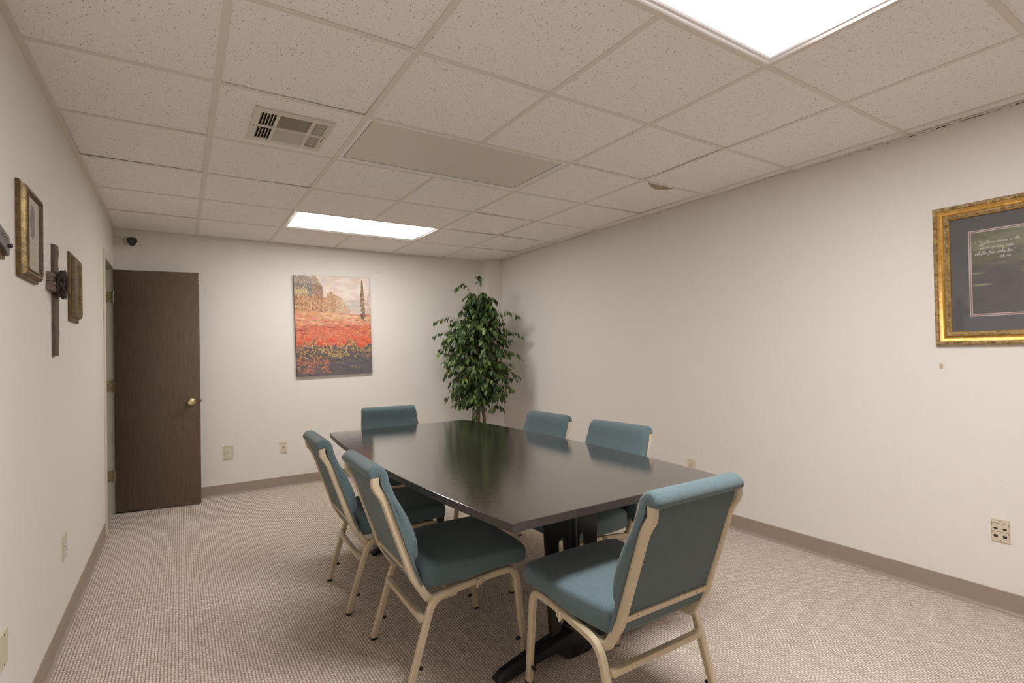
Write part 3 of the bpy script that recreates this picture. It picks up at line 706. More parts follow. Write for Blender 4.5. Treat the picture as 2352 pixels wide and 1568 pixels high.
def waterfall(buf, nx, nz):
    R = random.Random(4)
    for j in range(nz):
        v = j/nz
        for i in range(nx): buf[j][i] = (78, 72, 68) if v < .6 else (92, 90, 66)
    def D(*a, **k): dab(buf, nx, nz, *a, **k)
    for _ in range(420):
        u, v = R.random(), R.random()
        if v > .78: c = R.choice([(112, 110, 74), (140, 138, 92), (92, 92, 66), (158, 156, 116), (86, 80, 62)])
        elif v > .5: c = R.choice([(78, 74, 66), (96, 86, 70), (70, 66, 62), (110, 100, 66)])
        else: c = R.choice([(72, 68, 66), (80, 74, 72), (64, 60, 60)])
        D(u, v, R.uniform(.03, .10), R.uniform(.02, .06), jit(R, c, 6), R.uniform(-.5, .5), .35)
    for u, v, r, c in ((.17, .60, .10, (112, 96, 70)), (.03, .50, .07, (132, 136, 118)), (.06, .355, .085, (150, 146, 120)), (.50, .75, .12, (134, 130, 74)), (.45, .68, .05, (140, 124, 92))):
        for q in range(6): D(u, v, r*(1-q*.12), r*.22*(1-q*.12), c, .03, .3)
    for _ in range(420):
        t = R.random(); u = .38+.25*R.random()+.10*(1-t); v = .05+.45*t
        D(u, v, R.uniform(.003, .02), R.uniform(.004, .02), jit(R, R.choice([(150, 148, 144), (120, 116, 112), (92, 88, 86)]), 10), R.uniform(-.2, .2), .25)
    for _ in range(200): D(R.uniform(.3, 1), R.uniform(.45, .8), R.uniform(.01, .05), R.uniform(.003, .01), jit(R, R.choice([(60, 56, 54), (132, 126, 110), (150, 140, 96)]), 10), R.uniform(-.6, .6), .5)
painting('print', fr, px1-px0-.024, pz1-pz0-.024, 200, 136, waterfall, .0113, paint_mat('print_ink', .35), .86, (190, 190, 180))
mb = MB(); mb.box((-FW/2+.064, -.0150, -FH/2+.064), (FW/2-.064, -.0135, FH/2-.064))
gl = NT('picture_glass'); tr_ = gl.n('ShaderNodeBsdfTransparent'); gs = gl.n('ShaderNodeBsdfGlossy'); gs.inputs['Roughness'].default_value = .04
fz = gl.n('ShaderNodeFresnel'); fz.inputs[0].default_value = 1.45; mx = gl.n('ShaderNodeMixShader'); gl.l(fz.outputs[0], mx.inputs[0]); gl.l(tr_.outputs[0], mx.inputs[1]); gl.l(gs.outputs[0], mx.inputs[2])
gl.l(mx.outputs[0], gl.t.nodes['Material Output'].inputs['Surface']); mb.build('glass', gl.m, fr)
# handwriting on the print: single-stroke letters, units of x-height = 1
GL = {'a': (1.0, [[(.85,.8),(.5,1),(.12,.6),(.2,.1),(.5,.05),(.8,.6),(.85,.9),(.8,.2),(1.0,.05)]]),
'b': (.8, [[(0,.05),(.4,1.2),(.45,2),(.25,2),(.15,.9),(.2,.1),(.5,.05),(.65,.5),(.5,.85),(.8,.8)]]),
'e': (.75, [[(0,.1),(.4,.5),(.55,.85),(.35,1),(.15,.6),(.2,.1),(.5,.03),(.75,.2)]]),
'f': (.75, [[(0,.05),(.4,1.2),(.6,2),(.4,2.05),(.25,1.2),(.1,-.9),(.0,-.6),(.3,.0),(.75,.3)]]),
'g': (.95, [[(.8,.8),(.5,1),(.15,.6),(.2,.1),(.5,.05),(.8,.9),(.6,-.7),(.2,-.9),(.2,-.5),(.95,.2)]]),
'h': (.9, [[(0,.05),(.4,1.2),(.45,2),(.25,2),(.15,.9),(.08,.0)],[(.12,.4),(.45,.95),(.6,.8),(.55,.1),(.9,.15)]]),
'i': (.45, [[(0,.1),(.25,.95),(.18,.2),(.45,.1)],[(.32,1.45),(.34,1.5)]]),
'l': (.5, [[(0,.05),(.35,1.2),(.42,2),(.2,2),(.15,.6),(.25,.03),(.5,.15)]]),
'm': (1.3, [[(0,.6),(.12,.95),(.08,0)],[(.12,.5),(.38,.95),(.45,.8),(.4,0)],[(.45,.5),(.75,.95),(.85,.8),(.8,.1),(1.3,.15)]]),
'n': (.95, [[(0,.6),(.12,.95),(.08,0)],[(.12,.5),(.42,.95),(.52,.8),(.5,.1),(.95,.15)]]),
'o': (.8, [[(.5,1),(.15,.7),(.18,.1),(.45,.03),(.65,.5),(.5,1),(.8,.85)]]),
'r': (.6, [[(0,.1),(.2,1.05),(.42,.9),(.38,.3),(.45,.05),(.6,.1)]]),
's': (.6, [[(0,.1),(.35,1),(.45,.4),(.3,.02),(.1,.1)],[(.3,.02),(.6,.15)]]),
't': (.55, [[(0,.1),(.3,1.7),(.2,.3),(.3,.03),(.55,.15)],[(.05,1.15),(.55,1.25)]]),
'v': (.75, [[(0,.8),(.12,.9),(.25,.05),(.55,.9),(.75,.85)]]), 'w': (1.05, [[(0,.8),(.1,.9),(.18,.05),(.45,.8),(.5,.05),(.85,.9),(1.05,.85)]]),
'W': (2.6, [[(0,1.7),(.35,2.2),(.5,1.4),(.55,.2),(.75,0),(1.25,1.6),(1.3,.1),(1.55,0),(2.4,2.5)]]),
'M': (2.1, [[(0,.1),(.3,1.0),(.6,2.1),(.7,.1),(1.2,2.1),(1.25,.1),(1.7,2.1),(1.75,.3),(2.1,.1)]]),
'J': (.9, [[(.2,1.5),(.8,1.6),(.6,.0),(.3,-.3),(.05,0)]]), '7': (.7, [[(.05,1.4),(.6,1.4),(.25,0)]]), ':': (.35, [[(.15,.2),(.16,.25)],[(.15,.8),(.16,.85)]]),
'3': (.7, [[(.05,1.3),(.4,1.4),(.5,1.05),(.25,.75),(.55,.4),(.3,0),(.02,.15)]]), '8': (.7, [[(.3,.75),(.1,1.1),(.3,1.4),(.5,1.1),(.1,.3),(.3,0),(.55,.3),(.3,.75)]]),
',': (.35, [[(.15,.1),(.05,-.25)]]), '.': (.35, [[(.12,.0),(.15,.04)]]), '-': (.7, [[(.05,.6),(.5,.62)]]), '"': (.7, [[(.15,1.9),(.1,1.55)],[(.4,1.9),(.35,1.55)]]), ' ': (.7, [])}
def script_line(mb, text, x, z, s, y, slant=.35, r=.0007):
    for ch in text:
        w_, strokes = GL[ch]
        for st in strokes:
            P = [Vector((x+(p[0]+p[1]*slant)*s, -y, z+p[1]*s)) for p in st]
            P = catmull(P, 4) if len(P) > 2 else P
            mb.tube(P, [r*(.75+.5*abs(math.sin(i*.9))) for i in range(len(P))], 4)
        x += w_*s
    return x
mb = MB(); lx = px0+.012
script_line(mb, '"', lx+.010, .138, .0080, .0122)
script_line(mb, 'W', lx+.024, .131, .0112, .0122, r=.0009)
script_line(mb, 'hoever believes in Me,', lx+.057, .140, .0073, .0122)
script_line(mb, 'streams of living water', lx+.030, .1145, .0073, .0122)
script_line(mb, 'will flow from within him."', lx+.012, .0885, .0073, .0122)
script_line(mb, '- John 7:38', lx+.098, .066, .0054, .0122, .1, .0006)
mb.build('lettering', M['ink'], fr)

# --- two small frames on the left wall
def small_frame(label, y0, y1, z0, z1, mat, prof, inner):
    w, h = y1-y0, z1-z0
    t = thing('framed_picture', label, 'framed picture', (XL, (y0+y1)/2, (z0+z1)/2), PI/2, None)
    return t, w, h
t, w_, h_ = small_frame('antiqued bronze frame holding a pale print with an oval portrait, left wall', .615, .888, 1.571, 1.904, None, None, None)
moulding([(0, 0), (0, .010), (.004, .013), (.008, .013)], w_, h_).build('outer_edge', M['bronze2'], t, 30)
moulding([(.008, .013), (.012, .023), (.018, .029), (.025, .027)], w_, h_).build('moulding', M['bronze'], t, 50)
moulding([(.025, .027), (.027, .030), (.031, .030), (.034, .026), (.038, .020)], w_, h_).build('inner_lip', M['drift'], t, 30)
mb = MB()
for side in range(4):
    hz = side % 2 == 0; Ls = (w_ if hz else h_)-.058; n = int(Ls/.006)
    for k in range(n):
        s = -Ls/2+(k+.5)*Ls/n; c = {0: (s, -h_/2+.029), 1: (w_/2-.029, s), 2: (s, h_/2-.029), 3: (-w_/2+.029, s)}[side]
        mb.box((c[0]-.0018, -.032, c[1]-.0018), (c[0]+.0018, -.0298, c[1]+.0018))
mb.build('beading', M['bronze'], t)
panel(-w_/2+.035, w_/2-.035, -h_/2+.035, h_/2-.035, .0205).build('print', M['paper'], t)
mb = MB(); P = [(.0+.036*math.cos(a*PI/16), .045+.062*math.sin(a*PI/16)) for a in range(32)]; mb.prism(P, -.0211, -.0203, 'y'); mb.build('oval_portrait', M['paperdark'], t)
mb = MB()
for k in range(8): mb.box((-.062, -.0210, -.030-.011*k), (.062-.01*(k % 3), -.0204, -.028-.011*k))
mb.build('text_lines', M['inkgrey'], t)
t, w_, h_ = small_frame('weathered olive-brown wooden frame beside the doorway, right of the thorn cross', 1.585, 1.838, 1.475, 1.822, None, None, None)
moulding([(0, 0), (0, .008), (.004, .011), (.016, .012), (.020, .014)], w_, h_).build('outer_edge', M['bronze2'], t, 30)
moulding([(.020, .014), (.024, .026), (.040, .032), (.052, .032)], w_, h_).build('moulding', M['bronze2'], t, 30)
moulding([(.052, .032), (.055, .030), (.064, .021)], w_, h_).build('inner_lip', M['bronze'], t, 30)
panel(-w_/2+.06, w_/2-.06, -h_/2+.06, h_/2-.06, .0205).build('picture_print', M['drift'], t)

# --- thorn cross
def rough_bar(R, a, b, wdt, dpt, mb, axis='z', n=9, taper=0.0, mi=0):
    """bar along z or y hugging the wall (x = 0 plane in local, out = +x)"""
    rings = []
    for k in range(n+1):
        f = k/n; s = a+(b-a)*f; w2 = wdt/2*(1+R.uniform(-.09, .09))*(1-taper*(1-f)); d = dpt*(1+R.uniform(-.1, .1)); c = R.uniform(-.0012, .0012)
        sec = [(0, -w2), (0, w2), (d*.6, w2), (d, w2*.5), (d*.92, -w2*.35), (d*.7, -w2)]
        rings.append([(x, c+q, s) if axis == 'z' else (x, s, c+q) for x, q in sec])
    mb.loft(rings)
cr = thing('wall_cross', 'driftwood cross wrapped in a crown of thorns, between the two left-wall frames', 'cross', (XL, 1.225, 0), 0)
R = random.Random(3); mb = MB(); rough_bar(R, 1.298, 1.785, .066, .018, mb, 'z', 14, .10); mb.build('upright', M['drift'], cr, 25)
mb = MB()
for k, z in enumerate((1.585, 1.604, 1.623, 1.642)):
    q = MB(); rough_bar(R, -.138+R.uniform(-.01, .008), .128+R.uniform(-.01, .01), .019, .024+R.uniform(-.003, .003), q, 'y', 10)
    mb.add([(x, y, zz+z) for x, y, zz in q.v], q.f)
mb.build('crossarm', M['driftlight'], cr, 25)
mb = MB(); R = random.Random(21)
for s in range(16):
    ph = R.uniform(0, 6.3); rr = R.uniform(.042, .060); P = []
    for k in range(30):
        a = 2*PI*k/26+ph; q = rr+.007*math.sin(3*a+s)
        P.append((.036+.010*math.sin(2*a+s*1.7)+R.uniform(-.003, .003), -.020+q*math.cos(a)*.9, 1.612+q*math.sin(a)))
    mb.tube(P, .0034, 5)
for s in range(60):
    a = R.uniform(0, 2*PI); q = R.uniform(.042, .062); p = Vector((.038+R.uniform(-.01, .010), -.020+q*math.cos(a)*.9, 1.612+q*math.sin(a)))
    mb.tube([p, p+Vector((R.uniform(0, .010), R.uniform(-.011, .011), R.uniform(-.011, .011)))], [.002, .0004], 4)
mb.build('crown_of_thorns', M['thorn'], cr, 40)
# --- second cross cut by the left picture edge
c2 = thing('wall_cross', 'metal-and-wood wall cross cut off by the left photo edge', 'cross', (XL, .302, 0), 0)
R = random.Random(9); mb = MB(); rough_bar(R, 1.375, 1.775, .066, .020, mb, 'z', 10); mb.build('upright', M['pewter'], c2, 25)
mb = MB(); mb.box((.0, -.10, 1.590), (.018, .105, 1.640), bev=.004); mb.build('wooden_crossarm', M['bronze2'], c2, 40)
mb = MB(); P = [(-.11, 1.632), (-.07, 1.672), (.0, 1.680), (.06, 1.668), (.094, 1.662), (.100, 1.652), (.096, 1.606), (.086, 1.600), (.04, 1.622), (-.02, 1.630)]
mb.prism(P, .018, .030, 'x'); mb.build('metal_crossarm', M['pewter'], c2)
mb = MB(); mb.lathe([(0, .040), (.006, .0395), (.008, .036), (.006, .033), (.006, .030), (0, .030)], (0, .084, 1.632), 'x', 14); mb.build('nail_head', M['thorn'], c2, 40)
mb = MB()
for k in range(7):
    for q in range(2): mb.lathe([(0, .0325), (.002, .032), (.0026, .030), (0, .030)], (0, -.01+.013*k, 1.664-.002*k-.008*q), 'x', 8)
mb.build('studs', M['screw'], c2)

# --- poppy canvas on the back wall
CWd, CHt = .757, 1.008
cv = thing('canvas_painting', 'unframed canvas of an orange poppy field with a cypress, on the back wall', 'painting', (1.2045, YB-.002, 1.5835), 0)
cv.rotation_euler = (0, -.021, 0)
mb = MB(); mb.box((-CWd/2, -.029, -CHt/2), (CWd/2, 0, CHt/2), bev=.0012); mb.build('stretched_canvas', M['canvasside'], cv, 40)
painting('painted_face', cv, CWd-.003, CHt-.003, 240, 318, poppies, .0296, paint_mat('canvas_paint', .55))  # default haze mixes the canvas's pale surface sheen into the paint colours

# --- security camera
scm = thing('security_camera', 'small white bullet security camera with dark face, in the left back corner', 'security camera', (-.505, YB, 2.292))
mb = MB(); mb.lathe([(0, 0), (.034, 0), (.034, -.004), (.028, -.012), (.012, -.015), (0, -.015)], (0, 0, 0), 'y', 28); mb.build('mount', M['camwhite'], scm, 40)
for a in (PI, PI/2.6, -PI/2.2): MB().lathe([(0, -.0125), (.003, -.012), (.003, -.009), (0, -.009)], (.026*math.cos(a), 0, .026*math.sin(a)), 'y', 8).build('screw', M['screw'], scm)
mb = MB(); mb.tube([(0, -.012, 0), (.006, -.030, -.004), (.014, -.045, -.008)], .008, 12); mb.build('arm', M['camwhite'], scm, 40)
dirv = (CAM+Vector((.4, .3, -.3))-Vector((-.47, 3.65, 2.28))).normalized()
def along(p0, d, prof, mb, seg=24, squash=None):
    d = Vector(d).normalized(); a = d.cross(Vector((0, 0, 1))).normalized(); b = a.cross(d)
    rings = []
    for r, h in prof:
        ring = []
        for k in range(seg):
            th = 2*PI*k/seg; q = r*(1+(.10*math.cos(3*(th-PI/2)+PI) if squash else 0)); ring.append(Vector(p0)+d*h+a*(q*math.cos(th))+b*(q*math.sin(th)))
        rings.append(ring)
    mb.loft(rings)
pc = (.033, -.078, -.014)
mb = MB(); along(pc, dirv, [(.014, -.045), (.030, -.040), (.0355, -.02), (.037, .014), (.0365, .018)], mb, squash=1); mb.build('body', M['camwhite'], scm, 40)
mb = MB(); along(pc, dirv, [(.0365, .017), (.036, .0195), (.031, .0205)], mb, squash=1); mb.build('face', M['camdark'], scm, 40)
mb = MB(); along(pc, dirv, [(.0085, .019), (.0085, .022), (.006, .0235)], mb); mb.build('lens', M['camlens'], scm, 40)
mb = MB(); mb.tube(catmull([(-.030, -.002, .004), (-.06, -.003, .022), (-.098, -.003, .034)], 5), .0022, 6); mb.build('cable', M['camwhite'], scm)

# ================================================================== TABLE
TX, TY, TZ0 = 1.2615, .785, .74
tb = thing('conference_table', 'large boat-shaped dark espresso conference table on black pedestals', 'table', (TX, TY, 0))
def arc_side(s, n=48):
    hl, hw_, b = 1.178, .5255, .067
    return [(s*(hw_+b*(1-(abs(t)**2.2))), t*hl) for t in [(-1+2*k/n) for k in range(n+1)]]
poly = arc_side(1)+arc_side(-1)[::-1]
mb = MB(); n = len(poly)
def inset(p, d): return (p[0]-math.copysign(d, p[0]), p[1]-(math.copysign(d, p[1]) if abs(abs(p[1])-1.178) < 1e-6 else 0))
rings = [[(*inset(p, d), z) for p in poly] for d, z in ((.003, TZ0-.030), (0, TZ0-.028), (0, TZ0-.002), (.0006, TZ0-.0006), (.002, TZ0))]
mb.loft(rings)
mb.mi = [1 if k < 2*len(poly) else 0 for k in range(len(mb.f))]        # the two lower rings of faces are the worn edge band
mb.build('tabletop', [M['top'], M['topedge']], tb)
def pedestal(y):
    mb = MB()
    # arched panel: board with two slots either side of the post
    def slab(P): mb.prism(P, y-.014, y+.014, 'y')
    zt, zb = .700, .10
    wt, wb = .142, .118
    W_ = lambda z: wb+(wt-wb)*((z-zb)/(zt-zb))
    sl0, sl1, sz = .034, .078, .475
    for s in (-1, 1):
        arch = [(s*(sl0+(sl1-sl0)*.5+(sl1-sl0)*.5*math.cos(a*PI/8)), sz+.024*math.sin(a*PI/8)) for a in range(9)]
        slab([(s*W_(zt), zt), (s*W_(zb), zb), (s*(sl1-.004), zb), (s*sl1, sz)]+arch+[(s*sl0, zb), (0, zb), (0, zt)])
    mb.build('panel', M['iron'], tb, 30)
    mb = MB(); mb.lathe([(0, .03), (.030, .03), (.0265, .09), (.0265, .705), (0, .705)], (0, y, 0), 'z', 28); mb.build('post', M['iron'], tb, 35)
    mb = MB(); mb.box((-.30, y-.05, .700), (.30, y+.05, .708)); mb.build('mounting_plate', M['iron'], tb)
    mb = MB(); R_ = []
    for k in range(33):
        f = -1+2*k/32; x = f*.385; a = abs(f)
        top = .125-.085*a**1.15+(.0 if a > .12 else .012*(1-a/.12)); bot = max(.004, .052*(1-a**2)*(a > .16)*(min(1, (a-.16)/.12) if a > .16 else 0)); hw2 = .040-.012*a
        if a > .96: top -= .012*(a-.96)/.04
        if a > .88: bot = .008
        R_.append([(x, y-hw2, bot), (x, y+hw2, bot), (x, y+hw2, top-.014), (x, y+hw2*.45, top), (x, y-hw2*.45, top), (x, y-hw2, top-.014)])
    mb.loft(R_); ft = mb.build('foot', M['iron'], tb, 35)
    mb = MB(); mb.lathe([(0, .004), (.040, .004), (.050, .02), (.056, .055), (.052, .10), (.040, .125), (0, .125)], (0, y, 0), 'z', 24); mb.build('hub', M['iron'], tb, 40)
    for s in (-1, 1):
        mb = MB(); mb.lathe([(0, 0), (.016, 0), (.017, .010), (0, .010)], (s*.365, y, 0), 'z', 14); mb.build('glide', M['rubber'], ft)
pedestal(-.03-TY); pedestal(1.515-TY)

# ================================================================== CHAIRS
def make_chair():
    root = thing('stacking_chair', '', 'chair')
    fx = .228
    front = fillet([(.246, .008), (.205, .372), (.10, .370)], .065, 10)          # front leg, bend
    rear = fillet([(-.06, .352), (-.165, .338), (-.268, .008)], .085, 10)
    rail = [(.10+.012, .370), (.10, .370), (-.06, .352), (-.072, .350)]
    for s in (-1, 1):
        front_leg = square_tube(front, s*fx).build('leg', M['steel'], root, 32)
        mb = MB(); mb.box((s*fx-.0125, .233, 0), (s*fx+.0125, .259, .012), bev=.002); mb.build('glide', M['rubber'], front_leg)
        mb = MB(); mb.lathe([(0, -.034), (.007, -.033), (.008, -.026), (.005, -.022), (.005, -.010), (0, -.010)], (s*fx, .238, .072), 'y', 12)
        mb.build('bumper', M['rubber'], front_leg, 40)
        rear_leg = square_tube(rear, s*fx).build('leg', M['steel'], root, 32)
        mb = MB(); mb.box((s*fx-.0125, -.281, 0), (s*fx+.0125, -.255, .012), bev=.002); mb.build('glide', M['rubber'], rear_leg)
        mb = MB(); mb.lathe([(0, .034), (.006, .033), (.007, .026), (.005, .022), (.005, .010), (0, .010)], (s*fx, -.245, .085), 'y', 12)
        mb.build('bumper', M['rubber'], rear_leg, 40)
        r_ = square_tube([(.112, .370), (.10, .370), (-.06, .352), (-.072, .350)], s*fx, a=.0120, b=.0133).build('seat_rail', M['steel'], root, 32)
        mb = MB()                                   # ganging bracket
        x0 = s*(fx+.0113); mb.box((x0, .012, .345), (x0+s*.006, .040, .372), bev=.001); mb.tube([(x0+s*.008, .018, .338), (x0+s*.008, .018, .372)], .0042, 8); mb.tube([(x0+s*.007, .034, .352), (x0+s*.007, .034, .374)], .0036, 8)
        mb.build('bracket', M['steel'], r_, 40)
        post = fillet([(-.060, .332), (-.175, .324), (-.236, .425), (-.345, .745), (-.376, .788), (-.376, .826)], [.05, .045, .5, .05, .03], 9)
        wl = [.2045-.006*max(0, min(1, (p[1]-.35)/.4)) for p in post]
        square_tube(post, 0, .0125, .0152, .005, [s*q for q in wl]).build('back_post', M['steel'], root, 32)
    mb = MB(); mb.box((-.217, -.216, .249), (.217, -.192, .271), bev=.003); mb.build('stretcher', M['steel'], root, 40)
    mb = MB()                                        # cross bar between posts, square to the lean
    c = Vector((-.2495, .442)); u = Vector((-.32, .947)).normalized(); v = Vector((-u.y, u.x)); P = [c+u*a+v*b for a, b in ((-.011, -.003), (.011, -.003), (.011, .003), (-.011, .003))]
    mb.prism([tuple(p) for p in P], -.195, .195, 'x'); cb = mb.build('cross_bar', M['steel'], root)
    for x in (-.14, .14):
        p = c+v*.003; MB().tube([(x, p.x, p.y), (x, p.x+v.x*.0014, p.y+v.y*.0014)], .003, 10).build('screw', M['screw'], cb)
    # seat cushion
    st = []
    def hwid(y): return .198+.047*max(0, min(1, (y+.19)/.17))**.8
    ys_ = [-.198, -.196, -.190, -.18, -.16, -.12, -.07, -.02, .04, .10, .16, .20, .225, .237, .243, .247, .2495, .2505]
    for y in ys_:
        zb = .383+(y-.10)*.10 if y < .10 else .383+.000*(y-.1)
        zt = .465+(.004*math.sin((y+.2)*6)) - (0 if y < .15 else 0)
        zt -= .010*max(0, (-.05-y)/.15)
        k = 1.0
        if y > .236: k = math.sqrt(max(0.02, 1-((y-.236)/.0147)**2))
        if y < -.18: k = math.sqrt(max(.03, 1-((-.18-y)/.0185)**2))
        mid = (zt+zb)/2; hh = (zt-zb)/2; hwx = hwid(y)
        if y > .236: zsc = .70+.30*k; xs_ = .982+.018*k
        elif y < -.18: zsc = .4+.6*k; xs_ = .95+.05*k
        else: zsc = xs_ = 1
        ring = []
        for q in range(48):
            a = 2*PI*q/48; ca, sa = math.cos(a), math.sin(a); e = 2/9
            x = hwx*xs_*math.copysign(abs(ca)**e, ca); z = mid+hh*zsc*math.copysign(abs(sa)**(2/5.5), sa)
            if sa > 0: z += .006*(1-(x/hwx)**2)*zsc
            ring.append((x, y, z))
        st.append(ring)
    MB().loft(st).build('seat', M['fabric'], root, 60)
    # backrest: padded front wrapping over the top into a roll
    def line_y(z):                                   # centre line of the posts
        pts = [(.36, -.212), (.425, -.236), (.745, -.345), (.788, -.366), (.85, -.372)]
        for (z0, y0), (z1, y1) in zip(pts[:-1], pts[1:]):
            if z <= z1: return y0+(y1-y0)*(z-z0)/(z1-z0)
        return -.372
    fr_ = []
    for z, th in ((.388, .008), (.405, .010), (.44, .011), (.485, .012), (.497, .018), (.508, .036), (.535, .046), (.57, .053), (.61, .054), (.66, .049), (.70, .042), (.74, .033), (.80, .034)):
        fr_.append((line_y(z)+.0125+th, z))
    fr_ += [(-.326, .836), (-.341, .856), (-.361, .8665), (-.382, .865), (-.398, .853), (-.405, .838), (-.401, .824), (-.390, .817), (-.376, .818), (-.367, .825), (-.361, .824), (-.356, .814)]
    bk = [(line_y(z)+.0125, z) for z in (.79, .74, .66, .58, .50, .44, .41, .388)]
    prof = fr_+bk; n = len(prof)
    cx = sum(p[0] for p in prof)/n; cz = sum(p[1] for p in prof)/n
    rings = []
    def hw_at(z): return .2255 if z < .70 else .2255-.019*((z-.70)/.165)
    for t in (-1, -.995, -.985, -.965, -.94, -.90, -.7, -.45, -.2, .2, .45, .7, .90, .94, .965, .985, .995, 1):
        a = abs(t); k = 0 if a <= .90 else (a-.90)/.10; sh = 1-math.sqrt(max(0, 1-k*k)) if k else 0
        ring = []
        for i, (y, z) in enumerate(prof):
            # pull front surface back and the roll inward near the sides
            by_ = line_y(min(z, .80))+.0125
            if z < .80: yy = by_+(y-by_)*(1-.62*sh); zz = z+(.012*sh if z < .42 else 0)
            else:
                yy = -.368+(y+.368)*(1-.38*sh); zz = .838+(z-.838)*(1-.38*sh)
            ring.append((math.copysign(hw_at(z)*a, t), yy, zz))
        rings.append(ring)
    MB().loft(rings).build('backrest', M['fabric'], root, 70)
    # upholstered panel closing the back between the posts
    P = [(line_y(z)+.013, z) for z in (.392, .44, .50, .58, .66, .74, .785, .815)]+[(line_y(z)-.004-(.004 if z > .5 else 0), z) for z in (.815, .785, .74, .66, .58, .50, .44, .392)]
    mb = MB(); mb.loft([[(x, y, z) for y, z in P] for x in (-.191, -.188, .188, .191)]); mb.build('back_panel', M['fabric_back'], root, 45)
    return root
chair0 = make_chair()
def place(o, x, y, th, label):
    # local +Y is the way the sitter faces; th is the facing angle from world +X
    o.location = (x, y, 0); o.rotation_euler = (0, 0, th-PI/2); o['label'] = label; o['group'] = 'teal chairs around the conference table'
spots = [(.847, .315, -.029, 'teal upholstered stacking chair at the left table side, nearer the camera, seat in full view'),
         (.826, 1.056, -.033, 'teal upholstered stacking chair at the left table side, farther from the camera, behind its twin'),
         (1.215, -.342, 1.565, 'teal upholstered stacking chair at the near table end, its back turned to the camera'),
         (1.203, 1.864, math.radians(-98), 'teal upholstered stacking chair at the far table end, only its top edge showing'),
         (1.577, 1.030, math.radians(181), 'teal upholstered stacking chair at the right table side, farther one, near the plant'),
         (1.598, .362, math.radians(184), 'teal upholstered stacking chair at the right table side, nearer one, below the wall outlet')]
for k, (x, y, th, lab) in enumerate(spots):
    place(chair0 if k == 0 else copy_tree(chair0), x, y, th, lab)

# ================================================================== ARTIFICIAL FICUS
PX, PY_ = 2.60, 3.16
pl = thing('potted_ficus', 'tall leafy green artificial ficus tree in the back right corner', 'plant', (PX, PY_, 0))
mb = MB(); mb.lathe([(0, 0), (.11, 0), (.125, .02), (.155, .24), (.165, .25), (.165, .275), (.150, .275), (.148, .25), (0, .25)], (0, 0, 0), 'z', 32); mb.build('planter', M['pot'], pl, 35)
mb = MB(); mb.lathe([(0, .2505), (.146, .2505), (.12, .262), (.06, .268), (0, .27)], (0, 0, 0), 'z', 24); mb.build('moss', M['moss'], pl, 50)
R = random.Random(17)
for k, (dx, dy, bend) in enumerate(((-.035, -.02, -.03), (.045, .0, .015), (.0, .04, .0))):
    P = [(dx*1.2, dy*1.2, .25), (dx*.9+bend*.5, dy, .55), (dx*.6-bend*.3, dy*.3+.02, .85), (dx*.5, dy*.4, 1.15), (dx*.2, dy*.1, 1.45), (0, 0, 1.70 if k else 1.88)]
    q = catmull(P, 6); mb = MB(); mb.tube(q, [.020*(1-.6*i/len(q)) for i in range(len(q))], 10); mb.build('trunk', M['bark'], pl, 40)
# silhouette: (height, reach to the left, reach to the right) seen from the photo side
sil = [(.60, .08, .03), (.70, .20, .14), (.80, .34, .26), (.90, .33, .33), (1.02, .36, .38), (1.12, .40, .40), (1.25, .42, .36), (1.38, .46, .38), (1.50, .46, .36), (1.60, .44, .34), (1.70, .28, .30), (1.80, .21, .24), (1.90, .18, .18), (2.0, .08, .08)]
def reach(z, side):
    for a, b in zip(sil[:-1], sil[1:]):
        if a[0] <= z <= b[0]:
            f = (z-a[0])/(b[0]-a[0]); return (a[side]*(1-f)+b[side]*f)
    return .06
VR = Vector((_r.x, _r.y, 0)).normalized(); VF = Vector((_f.x, _f.y, 0)).normalized()
leaves = MB(); twigs = MB()
def leaf(p, d, size, roll):
    d = d.normalized(); side = d.cross(Vector((0, 0, 1)))
    if side.length < .1: side = Vector((1, 0, 0))
    side.normalize(); side = (Matrix.Rotation(roll, 3, d) @ side); nrm = side.cross(d).normalized()
    L_, W_ = size, size*.27
    pr = [(0, 0), (.18, .55), (.42, 1.0), (.66, .82), (.86, .34), (1.0, 0)]
    vs = []; fs = []
    for f, ww in pr:
        c = p+d*(L_*f)-nrm*(L_*.16*f*f)
        vs += [c-nrm*(.0), c+side*(W_*ww)+nrm*(W_*.35*ww), c-side*(W_*ww)+nrm*(W_*.35*ww)]
    for i in range(len(pr)-1):
        a = i*3; b = a+3; fs += [(a, a+1, b+1, b), (a, b, b+2, a+2)]
    leaves.add(vs, fs)
def spray(p0, p1, p2, nl, size=.062, r0=.0024, start=.3):
    q = catmull([p0, p1, p2], 7); twigs.tube(q, [r0*(1-.75*i/len(q)) for i in range(len(q))], 5)
    for i in range(nl):
        f = start+(1-start)*(i+R.random()*.5)/nl; k = min(len(q)-2, int(f*(len(q)-1))); t_ = f*(len(q)-1)-k
        c = q[k].lerp(q[k+1], min(1, t_)); tan = (q[k+1]-q[k]).normalized()
        out = tan.cross(Vector((0, 0, 1))); out = out.normalized() if out.length > .1 else VR
        d = tan*.55+out*R.choice((-1, 1))*R.uniform(.3, .9)+Vector((R.uniform(-.25, .25), R.uniform(-.25, .25), -R.uniform(.5, 1.2)))
        base = c+Vector((R.uniform(-.012, .012), R.uniform(-.012, .012), -R.uniform(.002, .012)))
        leaf(base, d, size*R.uniform(.75, 1.25), R.uniform(-.7, .7))
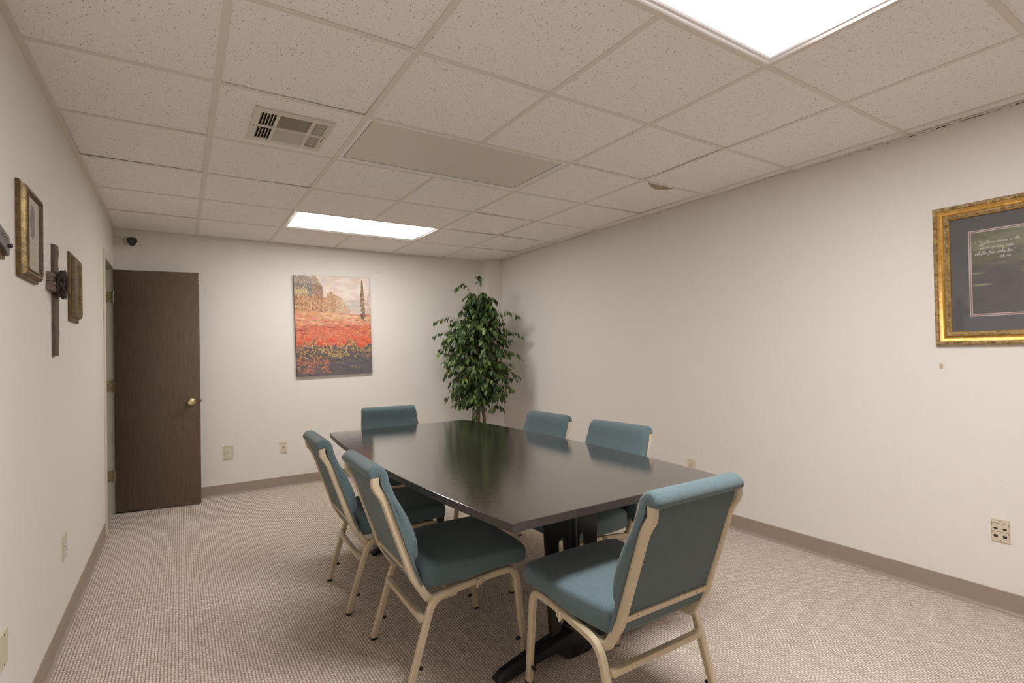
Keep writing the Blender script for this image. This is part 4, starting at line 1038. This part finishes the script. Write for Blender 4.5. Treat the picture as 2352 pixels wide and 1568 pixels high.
for i in range(520):
    z = .76+1.19*(i+R.random())/520
    az = R.uniform(0, 2*PI)
    lr, fb = math.cos(az), math.sin(az)
    rch = (reach(z, 2) if lr > 0 else reach(z, 1)); rr = R.uniform(.35, 1.0)**.8
    dep = min(.40, .9*(reach(z, 1)+reach(z, 2))/2)
    if fb > 0: dep = min(dep, .30)
    off = VR*(lr*rch*rr)+VF*(fb*dep*rr)
    tip = Vector((off.x, off.y, z-R.uniform(.0, .13)))
    if PX+tip.x > XR-.09: tip.x = XR-.09-PX
    if PY_+tip.y > 3.56-.10 and PX+tip.x > 2.85: tip.y = 3.46-PY_
    if PY_+tip.y > YB-.09: tip.y = YB-.09-PY_
    root = Vector((off.x*.06, off.y*.06, max(.70, z-.16-.10*R.random()))); mid = root.lerp(tip, .55)+Vector((0, 0, .07+.05*R.random()))
    spray(root, mid, tip, 8, .060, start=.25)
for (a, z, dz, n_) in ((-.22, 2.01, .02, 5), (.03, 2.07, .10, 5), (.20, 1.86, .03, 6), (.43, 1.70, .03, 7), (.485, 1.48, .05, 7), (.47, 1.25, .10, 4), (.43, 1.05, .05, 6), (.37, .90, .05, 6), (.26, .70, .06, 6), (-.47, 1.64, .06, 7), (-.49, 1.50, .05, 7), (-.45, 1.32, .05, 6), (-.40, 1.22, .04, 6), (-.38, 1.06, .05, 5), (-.36, .82, .06, 6), (-.08, .60, .04, 7), (-.14, .72, .04, 5)):
    off = VR*a+VF*R.uniform(-.10, .02); tip = Vector((off.x, off.y, z-.03))
    if PX+tip.x > XR-.05: tip.x = XR-.05-PX
    spray(Vector((off.x*.1, off.y*.1, z-.22)), Vector((off.x*.6, off.y*.6, z+dz*.3)), tip, n_+7, .060, start=.30)
q = [Vector((0, 0, .80)), VR*-.12+Vector((0, 0, .73)), VR*-.20+Vector((0, 0, .70)), VR*-.25+Vector((0, 0, .77))]; twigs.tube(catmull(q, 4), .003, 5)
leaves.build('foliage', M['leaf'], pl, 80); twigs.build('twigs', M['twig'], pl, 60)
